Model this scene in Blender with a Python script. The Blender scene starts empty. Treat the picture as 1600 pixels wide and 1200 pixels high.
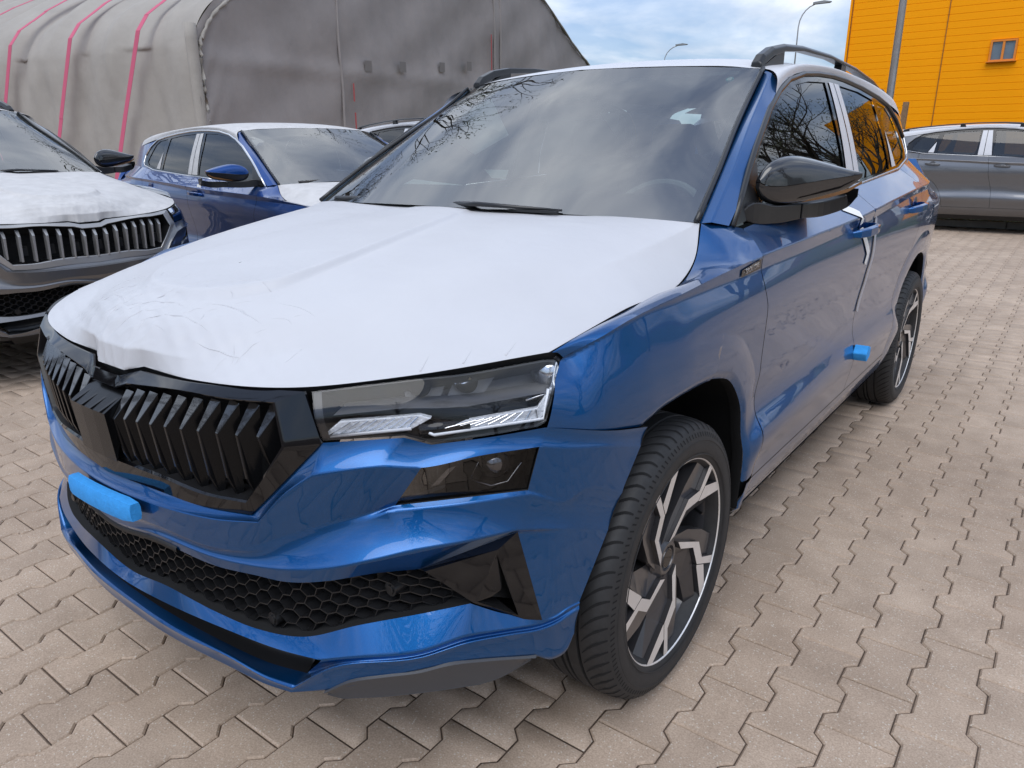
import bpy, bmesh, math, random
import numpy as np
from mathutils import Vector, Matrix
from mathutils.geometry import delaunay_2d_cdt
random.seed(7); np.random.seed(7)
S = bpy.context.scene
COL = S.collection
# ------------------------------------------------------------------ camera
CAM = (1.5186, -1.4485, 1.2769); YAW, PITCH, ROLL, FPX = 0.65849, -0.31177, -0.00739, 1146.75
cam = bpy.data.cameras.new('camera'); co = bpy.data.objects.new('camera', cam); COL.objects.link(co)
cam.sensor_width = 36; cam.lens = FPX / 1600 * 36; cam.clip_end = 3000; cam.clip_start = .05
cy, sy, cp, sp = math.cos(YAW), math.sin(YAW), math.cos(PITCH), math.sin(PITCH)
fw = Vector((-sy*cp, cy*cp, sp)); rt = Vector((cy, sy, 0)); up = rt.cross(fw)
r2 = math.cos(ROLL)*rt + math.sin(ROLL)*up; u2 = -math.sin(ROLL)*rt + math.cos(ROLL)*up
M = Matrix((r2, u2, -fw)).transposed().to_4x4(); M.translation = Vector(CAM)
co.matrix_world = M
S.camera = co
# ------------------------------------------------------------------ world: bright sky with broken thin cloud
SUN_EL, SUN_AZ = 56, 158     # azimuth measured from +Y towards +X
W = bpy.data.worlds.new('World'); S.world = W; W.use_nodes = True
nt = W.node_tree; nt.nodes.clear(); N = nt.nodes.new; L = nt.links.new
out = N('ShaderNodeOutputWorld'); bg = N('ShaderNodeBackground'); L(bg.outputs[0], out.inputs[0])
sky = N('ShaderNodeTexSky'); sky.sky_type = 'NISHITA'; sky.sun_disc = False
sky.sun_elevation = math.radians(SUN_EL); sky.sun_rotation = math.radians(SUN_AZ); sky.air_density = 1.0; sky.dust_density = 1.2
tc = N('ShaderNodeTexCoord'); sep = N('ShaderNodeSeparateXYZ'); L(tc.outputs['Generated'], sep.inputs[0])
zc = N('ShaderNodeMath'); zc.operation = 'MAXIMUM'; L(sep.outputs[2], zc.inputs[0]); zc.inputs[1].default_value = 0.0
za = N('ShaderNodeMath'); za.operation = 'ADD'; L(zc.outputs[0], za.inputs[0]); za.inputs[1].default_value = 0.16
dv = N('ShaderNodeVectorMath'); dv.operation = 'DIVIDE'; L(tc.outputs['Generated'], dv.inputs[0])
cmb = N('ShaderNodeCombineXYZ'); L(za.outputs[0], cmb.inputs[0]); L(za.outputs[0], cmb.inputs[1]); cmb.inputs[2].default_value = 1
L(cmb.outputs[0], dv.inputs[1])
sc_ = N('ShaderNodeVectorMath'); sc_.operation = 'MULTIPLY'; L(dv.outputs[0], sc_.inputs[0]); sc_.inputs[1].default_value = (1.1, .8, 0)
n1 = N('ShaderNodeTexNoise'); n1.inputs['Scale'].default_value = 1.5; n1.inputs['Detail'].default_value = 7; n1.inputs['Roughness'].default_value = .55
n1.inputs['Distortion'].default_value = .35; L(sc_.outputs[0], n1.inputs['Vector'])
cr_ = N('ShaderNodeValToRGB'); cr_.color_ramp.elements[0].position = .42; cr_.color_ramp.elements[1].position = .66
cr_.color_ramp.elements[0].color = (.30, .30, .30, 1); L(n1.outputs[0], cr_.inputs[0])
n2 = N('ShaderNodeTexNoise'); n2.inputs['Scale'].default_value = 3.1; n2.inputs['Detail'].default_value = 5; L(sc_.outputs[0], n2.inputs['Vector'])
cc = N('ShaderNodeValToRGB'); cc.color_ramp.elements[0].position = .30; cc.color_ramp.elements[1].position = .70
cc.color_ramp.elements[0].color = (5.0, 5.7, 6.8, 1); cc.color_ramp.elements[1].color = (8.0, 8.4, 9.0, 1); L(n2.outputs[0], cc.inputs[0])
skb = N('ShaderNodeMix'); skb.data_type = 'RGBA'; skb.blend_type = 'MULTIPLY'; skb.inputs[0].default_value = 1
L(sky.outputs[0], skb.inputs[6]); skb.inputs[7].default_value = (.55, .72, .95, 1)
mx = N('ShaderNodeMix'); mx.data_type = 'RGBA'; L(cr_.outputs[0], mx.inputs[0]); L(skb.outputs[2], mx.inputs[6]); L(cc.outputs[0], mx.inputs[7])
hz = N('ShaderNodeMapRange'); hz.inputs[1].default_value = .0; hz.inputs[2].default_value = .42; hz.inputs[3].default_value = .52; hz.inputs[4].default_value = 1.0; L(zc.outputs[0], hz.inputs[0])
mh = N('ShaderNodeMix'); mh.data_type = 'RGBA'; mh.blend_type = 'MULTIPLY'; mh.inputs[0].default_value = 1; L(mx.outputs[2], mh.inputs[6]); L(hz.outputs[0], mh.inputs[7])
L(mh.outputs[2], bg.inputs[0]); bg.inputs[1].default_value = .15
sun = bpy.data.lights.new('sun', 'SUN'); sun.energy = 1.4; sun.angle = math.radians(52); sun.color = (1, .96, .9)
so = bpy.data.objects.new('sun', sun); COL.objects.link(so)
e, a = math.radians(SUN_EL), math.radians(SUN_AZ)
sd = Vector((math.sin(a)*math.cos(e), math.cos(a)*math.cos(e), math.sin(e)))
so.rotation_euler = (-sd).to_track_quat('-Z', 'Y').to_euler(); so.location = (0, 0, 30)
vs = S.view_settings; vs.view_transform = 'Standard'; vs.look = 'None'; vs.exposure = 0.45; vs.gamma = 1; vs.use_curve_mapping = False
S.cycles.max_bounces = 8; S.cycles.transparent_max_bounces = 16; S.cycles.caustics_reflective = False; S.cycles.caustics_refractive = False
S.cycles.use_denoising = True
# ------------------------------------------------------------------ materials
def mat(name, col, rough=.5, metal=0, coat=0, coat_rough=.03, noise=None, bump=None, spec=.5, alpha=None, cols=None, emit=None):
    """noise=(scale, amount) colour variation; bump=(scale, strength[, detail, dist])"""
    m = bpy.data.materials.new(name); m.use_nodes = True; nt = m.node_tree; b = nt.nodes['Principled BSDF']
    b.inputs['Base Color'].default_value = (*col, 1); b.inputs['Roughness'].default_value = rough; b.inputs['Metallic'].default_value = metal
    b.inputs['Coat Weight'].default_value = coat; b.inputs['Coat Roughness'].default_value = coat_rough; b.inputs['Specular IOR Level'].default_value = spec
    tc = None
    if noise or bump:
        tc = nt.nodes.new('ShaderNodeTexCoord')
    if noise:
        n = nt.nodes.new('ShaderNodeTexNoise'); n.inputs['Scale'].default_value = noise[0]; n.inputs['Detail'].default_value = 6; n.inputs['Roughness'].default_value = .6
        nt.links.new(tc.outputs['Object'], n.inputs['Vector'])
        r = nt.nodes.new('ShaderNodeValToRGB'); r.color_ramp.elements[0].position = .3; r.color_ramp.elements[1].position = .7
        k = noise[1]; r.color_ramp.elements[0].color = (*[max(0, c*(1-k)) for c in col], 1); r.color_ramp.elements[1].color = (*[min(1, c*(1+k)) for c in col], 1)
        nt.links.new(n.outputs[0], r.inputs[0]); nt.links.new(r.outputs[0], b.inputs['Base Color'])
    if bump:
        n = nt.nodes.new('ShaderNodeTexNoise'); n.inputs['Scale'].default_value = bump[0]; n.inputs['Detail'].default_value = bump[2] if len(bump) > 2 else 3
        nt.links.new(tc.outputs['Object'], n.inputs['Vector'])
        bp = nt.nodes.new('ShaderNodeBump'); bp.inputs['Strength'].default_value = bump[1]; bp.inputs['Distance'].default_value = bump[3] if len(bump) > 3 else .01
        nt.links.new(n.outputs[0], bp.inputs['Height']); nt.links.new(bp.outputs[0], b.inputs['Normal'])
    if emit:
        b.inputs['Emission Color'].default_value = (*emit[:3], 1); b.inputs['Emission Strength'].default_value = emit[3]
    return m
def paint(name, col, metal=.55, rough=.32):
    m = bpy.data.materials.new(name); m.use_nodes = True; nt = m.node_tree; b = nt.nodes['Principled BSDF']
    b.inputs['Roughness'].default_value = rough; b.inputs['Metallic'].default_value = metal
    b.inputs['Coat Weight'].default_value = 1; b.inputs['Coat Roughness'].default_value = .004; b.inputs['Coat IOR'].default_value = 1.45
    tc = nt.nodes.new('ShaderNodeTexCoord')
    v = nt.nodes.new('ShaderNodeTexVoronoi'); v.inputs['Scale'].default_value = 2200; nt.links.new(tc.outputs['Object'], v.inputs['Vector'])
    mx = nt.nodes.new('ShaderNodeMix'); mx.data_type = 'RGBA'; nt.links.new(v.outputs['Color'], mx.inputs[0])
    mx.inputs[6].default_value = (*[c*.8 for c in col], 1); mx.inputs[7].default_value = (*[min(1, c*1.25) for c in col], 1)
    nt.links.new(mx.outputs[2], b.inputs['Base Color'])
    return m
def glass(name, tint, refl=1.5, rough=0.0, op=0.0, opcol=(0, 0, 0)):
    m = bpy.data.materials.new(name); m.use_nodes = True; nt = m.node_tree; nt.nodes.clear()
    o = nt.nodes.new('ShaderNodeOutputMaterial'); t = nt.nodes.new('ShaderNodeBsdfTransparent'); g = nt.nodes.new('ShaderNodeBsdfGlossy')
    t.inputs[0].default_value = (*tint, 1); g.inputs['Roughness'].default_value = rough
    f = nt.nodes.new('ShaderNodeFresnel'); f.inputs[0].default_value = refl
    mx = nt.nodes.new('ShaderNodeMixShader'); nt.links.new(f.outputs[0], mx.inputs[0]); nt.links.new(t.outputs[0], mx.inputs[1]); nt.links.new(g.outputs[0], mx.inputs[2])
    nt.links.new(mx.outputs[0], o.inputs[0])
    return m
MT = dict(
    blue=paint('metallic_blue_paint', (.003, .078, .25), .84, .33),
    navy=paint('dark_blue_paint', (.008, .06, .24), .85, .34),
    grey=paint('grey_paint', (.16, .16, .165), .85, .36),
    cap=mat('mirror_black', (.012, .012, .013), .12, coat=1, coat_rough=.03),
    film=mat('white_protective_film', (.50, .50, .52), .45, coat=.12, coat_rough=.3, noise=(3, .03), bump=(16, .22, 6, .008)),
    filmroof=mat('roof_film', (.56, .565, .59), .4, bump=(9, .3, 4, .01)),
    gloss=mat('gloss_black', (.004, .004, .005), .04),
    satin=mat('satin_black', (.012, .012, .013), .28),
    finmat=mat('fin_black', (.004, .004, .0045), .22, spec=.22),
    black=mat('matt_black_plastic', (.010, .010, .011), .6, bump=(900, .2, 2, .001)),
    void=mat('wheelhouse_black', (.0025, .0025, .003), .9),
    trim=mat('dark_grey_trim', (.05, .052, .058), .42, bump=(700, .15, 2, .001)),
    tyre=mat('tyre_rubber', (.016, .016, .017), .62, noise=(40, .25), bump=(300, .15, 3, .001)),
    alloy=mat('machined_alloy', (.80, .78, .76), .33, metal=.6, noise=(9, .05)),
    darkalloy=mat('anthracite_alloy', (.060, .058, .062), .28, metal=.5, coat=.5, coat_rough=.08),
    silver=mat('satin_silver', (.36, .36, .365), .32, metal=.45),
    chrome=mat('chrome', (.72, .72, .73), .08, metal=1),
    brushed=mat('brushed_chrome', (.50, .50, .51), .22, metal=1),
    refl=mat('lamp_reflector', (.62, .63, .65), .10, metal=1),
    lampdark=mat('lamp_housing', (.12, .12, .125), .35),
    drl=mat('clear_light_guide', (.80, .82, .85), .12, coat=1, bump=(160, .9, 2, .004)),
    foam=mat('blue_foam', (.03, .29, .72), .85, noise=(60, .10), bump=(180, .5, 3, .003)),
    tape=mat('white_tape', (.78, .78, .77), .5),
    clear=mat('grey_edge_guard', (.34, .36, .42), .3),
    ws=glass('windshield_glass', (.78, .92, .90), 3.5),
    sg=glass('side_glass', (.22, .25, .24), 1.75),
    lens=glass('headlight_lens', (.90, .91, .93), 1.5),
    foglens=glass('fog_lens', (.42, .42, .43), 1.34),
    frit=mat('glass_frit', (.010, .010, .011), .35),
    interior=mat('dark_interior', (.24, .235, .235), .8),
    seat=mat('grey_seat_fabric', (.36, .36, .37), .85),
    sheet=mat('white_plastic_sheet', (.88, .92, .90), .5),
    badge=mat('badge_silver', (.62, .62, .63), .25, metal=1),
    ink=mat('print_ink', (.02, .05, .12), .6),
    amber=mat('amber_lens', (.20, .10, .04), .25),
    turq=mat('turquoise_sticker', (.03, .42, .40), .5),
)
# ------------------------------------------------------------------ mesh helpers
def obj(name, me, m=None, parent=None, label=None, kind=None):
    o = bpy.data.objects.new(name, me); COL.objects.link(o)
    if m is not None and not me.materials: me.materials.append(m)
    if parent: o.parent = parent
    if label: o['label'] = label
    if kind: o['kind'] = kind
    return o
def mesh(name, V, F, smooth=False, angle=None):
    me = bpy.data.meshes.new(name); me.from_pydata([tuple(map(float, v)) for v in V], [], [tuple(int(i) for i in f) for f in F])
    if smooth: me.polygons.foreach_set('use_smooth', [True]*len(me.polygons))
    if angle is not None: me.set_sharp_from_angle(angle=math.radians(angle))
    me.update(); return me
def thing(name, label, cat, group=None, loc=(0, 0, 0), rz=0):
    o = bpy.data.objects.new(name, None); COL.objects.link(o); o.location = loc; o.rotation_euler = (0, 0, rz); o.empty_display_size = .2
    o['label'] = label; o['category'] = cat
    if group: o['group'] = group
    return o
def tag(o, label, cat, group=None):
    o['label'] = label; o['category'] = cat
    if group: o['group'] = group
    return o
class MB:
    def __init__(s): s.V = []; s.F = []
    def add(s, V, F):
        k = len(s.V); s.V += [tuple(v) for v in V]; s.F += [tuple(i+k for i in f) for f in F]; return s
    def box(s, c, d, R=None):
        x, y, z = [q/2 for q in d]; P = [Vector(p) for p in ((-x,-y,-z),(x,-y,-z),(x,y,-z),(-x,y,-z),(-x,-y,z),(x,-y,z),(x,y,z),(-x,y,z))]
        if R: P = [R @ p for p in P]
        return s.add([p+Vector(c) for p in P], [(0,3,2,1),(4,5,6,7),(0,1,5,4),(1,2,6,5),(2,3,7,6),(3,0,4,7)])
    def tube(s, P, r, n=8, caps=True):
        P = [Vector(p) for p in P]; r = r if hasattr(r, '__len__') else [r]*len(P); V = []; F = []
        ref = Vector((0, 0, 1)) if abs((P[-1]-P[0]).normalized().z) < .9 else Vector((1, 0, 0))
        for i, p in enumerate(P):
            t = (P[min(i+1, len(P)-1)]-P[max(i-1, 0)]).normalized(); a = t.cross(ref).normalized(); b = a.cross(t)
            V += [p+a*(r[i]*math.cos(2*math.pi*k/n))+b*(r[i]*math.sin(2*math.pi*k/n)) for k in range(n)]
        for i in range(len(P)-1):
            for k in range(n): F.append((i*n+k, i*n+(k+1)%n, (i+1)*n+(k+1)%n, (i+1)*n+k))
        if caps: F += [tuple(range(n))[::-1], tuple(range((len(P)-1)*n, len(P)*n))]
        return s.add(V, F)
    def prism(s, poly, depth):
        """poly: 3D outline; depth: vector"""
        n = len(poly); d = Vector(depth); P = [Vector(p) for p in poly]
        return s.add(P+[p+d for p in P], [tuple(range(n))[::-1], tuple(range(n, 2*n))]+[(i, (i+1) % n, n+(i+1) % n, n+i) for i in range(n)])
    def build(s, name, m, parent=None, smooth=False, angle=None, label=None, kind=None, bevel=None):
        me = mesh(name, s.V, s.F, smooth or angle is not None, angle); me.materials.append(m)
        bm = bmesh.new(); bm.from_mesh(me); bmesh.ops.recalc_face_normals(bm, faces=bm.faces)
        bm.to_mesh(me); bm.free()
        o = obj(name, me, None, parent, label, kind)
        if bevel:
            b = o.modifiers.new('b', 'BEVEL'); b.width = bevel; b.segments = 2; b.limit_method = 'ANGLE'; b.angle_limit = math.radians(35)
        return o
def herm(P, corners=(), n=8, mirror0=False):
    """smooth curve through points P (m,d), broken at corner indices; n samples per span"""
    P = np.asarray(P, float); m = len(P); corners = set(corners)
    ch = np.linalg.norm(np.diff(P, axis=0), axis=1)+1e-9
    TL = np.zeros_like(P); TR = np.zeros_like(P)
    for i in range(m):
        dl = (P[i]-P[i-1])/ch[i-1] if i > 0 else None; dr = (P[i+1]-P[i])/ch[i] if i < m-1 else None
        if dl is None:
            t = dr.copy()
            if mirror0: t = np.array([np.linalg.norm(dr), 0, 0])
            TL[i] = TR[i] = t
        elif dr is None: TL[i] = TR[i] = dl
        elif i in corners: TL[i] = dl; TR[i] = dr
        else:
            w = ch[i]/(ch[i]+ch[i-1]); t = dl*w+dr*(1-w); TL[i] = TR[i] = t
    out = []
    for i in range(m-1):
        for k in range(n):
            t = k/n; h = ch[i]
            out.append((2*t**3-3*t**2+1)*P[i]+(t**3-2*t**2+t)*h*TR[i]+(-2*t**3+3*t**2)*P[i+1]+(t**3-t**2)*h*TL[i+1])
    out.append(P[-1]); return np.array(out)
def net(rows, n=8, stcorn={}, sharp=(), m=5, eps=.004, mirror0=True, skip=None, bulge={}, cyc=None):
    """grid surface through rows (same station count). sharp: row indices with a crease. skip(rowgap, stationgap)->bool removes faces.
    returns V,F (unmirrored)"""
    D = [herm(r, stcorn.get(i, ()), n, mirror0) for i, r in enumerate(rows)]
    ns = len(D[0]); nr = len(D); A = np.array(D)
    sharp = set(sharp) | {0, nr-1}
    # tangents across
    T_R = np.zeros_like(A); T_L = np.zeros_like(A)
    ch = np.linalg.norm(np.diff(A, axis=0), axis=2)[:, :, None]+1e-9
    for i in range(nr):
        if i == 0: T_R[i] = T_L[i] = (A[1]-A[0])/ch[0]
        elif i == nr-1: T_R[i] = T_L[i] = (A[i]-A[i-1])/ch[i-1]
        elif i in sharp: T_L[i] = (A[i]-A[i-1])/ch[i-1]; T_R[i] = (A[i+1]-A[i])/ch[i]
        else:
            w = ch[i]/(ch[i]+ch[i-1]); T_L[i] = T_R[i] = (A[i]-A[i-1])/ch[i-1]*w+(A[i+1]-A[i])/ch[i]*(1-w)
    out = []; gap = []
    for i in range(nr-1):
        ts = [k/m for k in range(m)]
        base = float(np.median(ch[i]))
        e_ = min(.3, eps/base)
        if i in sharp: ts = [0, e_]+[t for t in ts if t > e_*1.3]
        if i+1 in sharp: ts = [t for t in ts if t < 1-e_*1.3]+[1-e_]
        for t in ts:
            h = ch[i]; p = (2*t**3-3*t**2+1)*A[i]+(t**3-2*t**2+t)*h*T_R[i]+(-2*t**3+3*t**2)*A[i+1]+(t**3-t**2)*h*T_L[i+1]
            if i in bulge:
                g = np.gradient(p, axis=0); c = np.cross(g, A[i+1]-A[i]); c /= (np.linalg.norm(c, axis=1)[:, None]+1e-9)
                b = bulge[i]; b = np.asarray(herm(np.array(b)[:, None], (), n)).reshape(-1, 1) if hasattr(b, '__len__') else b
                p = p+c*b*4*t*(1-t)
            out.append(p); gap.append(i)
    out.append(A[-1]); G = np.array(out); V = G.reshape(-1, 3); F = []
    for r in range(len(G)-1):
        for c in range(ns-1):
            if skip and skip(gap[r], c//n): continue
            F.append((r*ns+c, r*ns+c+1, (r+1)*ns+c+1, (r+1)*ns+c))
    return V, F
def clean(V, F):
    used = sorted({i for f in F for i in f}); mp = {j: i for i, j in enumerate(used)}
    return [V[j] for j in used], [tuple(mp[i] for i in f) for f in F]
def surf(name, V, F, m, parent, mirror=True, outward=None, solid=0, label=None, join=False, kind=None):
    """make object(s) from a half-surface: join=True -> one mesh with both sides, else the +X one and a mirrored one"""
    V = np.asarray(V, float); V, F = clean(V, F); V = np.array(V)
    def mk(V, F, flip):
        me = mesh(name, V, [f[::-1] for f in F] if flip else F, True); me.materials.append(m)
        bm = bmesh.new(); bm.from_mesh(me); bmesh.ops.remove_doubles(bm, verts=bm.verts, dist=2e-4)
        bm.normal_update()
        if outward is not None:
            o_ = Vector(outward); s = 0
            for f in bm.faces: 
                q = f.calc_center_median(); s += f.normal.dot(Vector((abs(q.x)*0+q.x, q.y, q.z))-Vector((0 if join else 0, o_.y, o_.z)))*f.calc_area()
            if s < 0: bmesh.ops.reverse_faces(bm, faces=bm.faces)
        for f in bm.faces: f.smooth = True
        bm.to_mesh(me); bm.free()
        o = obj(name, me, None, parent, label, kind)
        if solid:
            sm = o.modifiers.new('s', 'SOLIDIFY'); sm.thickness = solid; sm.offset = -1
        return o
    V2 = V*np.array([-1, 1, 1])
    if join:
        k = len(V); return [mk(np.vstack([V, V2]), list(F)+[tuple(i+k for i in f[::-1]) for f in F], False)]
    r = [mk(V, F, False)]
    if mirror: r.append(mk(V2, F, True))
    return r
# ------------------------------------------------------------------ shape of the car body (metres; X = car's left, -Y = nose, front axle above origin)
def h1(xs, ys, x):
    xs = np.asarray(xs, float); ys = np.asarray(ys, float); x = np.clip(np.asarray(x, float), xs[0], xs[-1])
    d = np.diff(ys)/np.diff(xs); h = np.diff(xs); t = np.zeros(len(xs)); t[0] = d[0]; t[-1] = d[-1]
    for i in range(1, len(xs)-1):
        t[i] = 0 if d[i-1]*d[i] <= 0 else (h[i]+h[i-1])*d[i-1]*d[i]/(h[i]*d[i-1]+h[i-1]*d[i])
    k = np.clip(np.searchsorted(xs, x, 'right')-1, 0, len(xs)-2); H = h[k]; u = (x-xs[k])/H
    return (2*u**3-3*u**2+1)*ys[k]+(u**3-2*u**2+u)*H*t[k]+(-2*u**3+3*u**2)*ys[k+1]+(u**3-u**2)*H*t[k+1]
PY = [-.6, -.45, -.387, -.309, -.184, 0, 2.3, 2.7, 3.05, 3.3, 3.5]; PV = [-.15, -.085, -.056, -.032, -.012, 0, 0, -.006, -.025, -.06, -.12]
KY = [-.45, -.366, -.298, -.239, -.166, -.064, .118, .391, .845, 1.28, 1.89, 2.62, 3.1, 3.4]
CZ = [.905, .910, .941, .962, .974, .985, 1.0, 1.015, 1.027, 1.038, 1.067, 1.096, 1.105, 1.105]
CX = [.79, .80, .84, .86, .87, .88, .885, .890, .895, .895, .890, .880, .80, .70]
DZ = [.004, .004, .004, .005, .006, .013, .025, .036, .036, .034, .028, .022, .02, .02]     # drop of the line below the crease
def side_lines(Y):
    P = h1(PY, PV, Y); o = np.ones_like(P); L = []
    for z, x in ((.20, .78), (.26, .845), (.33, .880), (.42, .898)): L.append((z*o, x+P))
    L.append((.533*o, .911+P))
    L.append((h1([.3, .58, 1.04, 1.34, 1.72, 2.1, 2.4], [.568, .572, .598, .622, .626, .606, .60], Y), .889+P))
    L.append((.70*o, .887+P))
    L.append((h1([-.45, -.3, 0, .5], [.74, .77, .79, .80], Y), h1([-.3, 0, .3, .8], [.897, .897, .894, .894], Y)+P))
    L.append((h1([-.45, -.3, -.17, 0, .3, .6, 3], [.80, .835, .855, .87, .885, .89, .95], Y), h1([-.45, -.366, -.298, -.17, 0, .3, .8], [.818, .842, .864, .887, .901, .902, .902], Y)+np.where(Y > 2, P, 0)))
    L.append((h1([-.45, -.366, -.298, -.17, 0, .3, .9, 1.3, 1.9, 2.6], [.85, .865, .893, .925, .925, .926, .938, .95, .975, 1.0], Y), h1([-.45, -.366, -.298, -.17, 0, .3, .8, 2.3], [.81, .826, .852, .876, .892, .899, .900, .897], Y)+np.where(Y > 2, P, 0)))
    cz = h1(KY, CZ, Y); cx = h1(KY, CX, Y); dz = h1(KY, DZ, Y)
    L.append((cz-dz, cx-h1([-.4, -.1, .2, 3], [.002, .003, .0045, .0045], Y)))
    L.append((cz, cx))
    L.append((h1(BY, BZ, Y), h1([-.4, .2, .45, 1.0, 1.77, 2.46, 3.0, 3.4], [.80, .81, .812, .798, .786, .769, .695, .60], Y)))
    return L
BY, BZ = [-.4, .2, .45, .8, 1.2, 1.77, 2.15, 2.46, 2.7, 3.0, 3.4], [1.06, 1.068, 1.074, 1.093, 1.112, 1.136, 1.155, 1.170, 1.20, 1.215, 1.21]
CREASE = {10, 11}
def sideX(Y, Z):
    Y = np.atleast_1d(np.asarray(Y, float)); Z = np.atleast_1d(np.asarray(Z, float)); L = side_lines(Y)
    z = np.array([q[0] for q in L]); x = np.array([q[1] for q in L]); K = len(z)
    ar = np.arange(len(Y)); k = np.clip((z <= Z).sum(0)-1, 0, K-2)
    s = np.diff(x, axis=0)/(np.diff(z, axis=0)+1e-9); h = np.diff(z, axis=0)+1e-9
    def tan(i, right):
        i0 = np.clip(i-1, 0, K-2); i1 = np.clip(i, 0, K-2); a = s[i0, ar]; b = s[i1, ar]; w = h[i1, ar]/(h[i1, ar]+h[i0, ar])
        t = a*w+b*(1-w)
        c = np.isin(i, list(CREASE)) | (i == 0) | (i == K-1)
        return np.where(c, b if right else a, t)
    tr = tan(k, True); tl = tan(k+1, False)
    tr = np.where(k == 0, s[0, ar], tr)
    H = h[k, ar]; u = np.clip((Z-z[k, ar])/H, -.3, 1.3)
    X = (2*u**3-3*u**2+1)*x[k, ar]+(u**3-2*u**2+u)*H*tr+(-2*u**3+3*u**2)*x[k+1, ar]+(u**3-u**2)*H*tl
    return X
# wheel arches: outer line of the flare and the lip, as radius over angle (0 = rear, 90 = up) round the wheel centre
def arch_r(th, which):
    if which == 'out': a, r = [-20, 10, 30, 45, 58, 72, 90, 108, 122, 135, 160, 200], [.46, .47, .535, .565, .566, .553, .538, .540, .552, .562, .56, .50]
    else: a, r = [-20, 0, 15, 28, 42, 56, 70, 90, 110, 125, 140, 160, 178, 200], [.40, .40, .405, .424, .455, .462, .446, .430, .436, .440, .418, .392, .398, .41]
    return h1(a, r, th)
def side_pt(Y, Z):
    """skin incl. the flat flare band round both arches"""
    Y = np.atleast_1d(np.asarray(Y, float)); Z = np.atleast_1d(np.asarray(Z, float)); X = sideX(Y, Z)
    for y0 in (0, 2.638):
        dy = Y-y0; dzz = Z-.335; r = np.hypot(dy, dzz); th = np.degrees(np.arctan2(dzz, dy)); th = np.where(th < -90, th+360, th)
        if y0 > 1: th = np.where(th < 90, th, th)
        ro = arch_r(th, 'out'); rl = arch_r(th, 'lip'); ins = r < ro
        k = ro/np.maximum(r, 1e-6); Xo = sideX(y0+dy*k, .335+dzz*k)
        t = np.clip((ro-r)/(ro-rl), 0, 1.3)
        b = Xo*(1-t*.0)+.004*np.sin(np.clip(t, 0, 1)*math.pi)
        lip = np.where(th < 75, .896+h1(PY, PV, Y), Xo)
        b = b*(1-t**1.2*.8)+(lip)*(t**1.2*.8)
        rim = np.clip((t-.80)/.2, 0, 1); b = b-.010*rim**2
        w = np.where(th < -5, 0, 1) * np.where(th > 190, 0, 1)
        X = np.where(ins & (w > 0), b, X)
    return X
def inpoly(P, poly):
    x, y = P[:, 0], P[:, 1]; c = np.zeros(len(P), bool); n = len(poly)
    for i in range(n):
        x1, y1 = poly[i]; x2, y2 = poly[(i+1) % n]
        if y1 == y2: continue
        c ^= ((y1 > y) != (y2 > y)) & (x < (x2-x1)*(y-y1)/(y2-y1)+x1)
    return c
def dens(poly, h, closed=True):
    out = []; n = len(poly)
    for i in range(n if closed else n-1):
        a = np.array(poly[i], float); b = np.array(poly[(i+1) % n], float); k = max(1, int(np.linalg.norm(b-a)/h+.5))
        out += [tuple(a+(b-a)*j/k) for j in range(k)]
    if not closed: out.append(tuple(poly[-1]))
    return out
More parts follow.
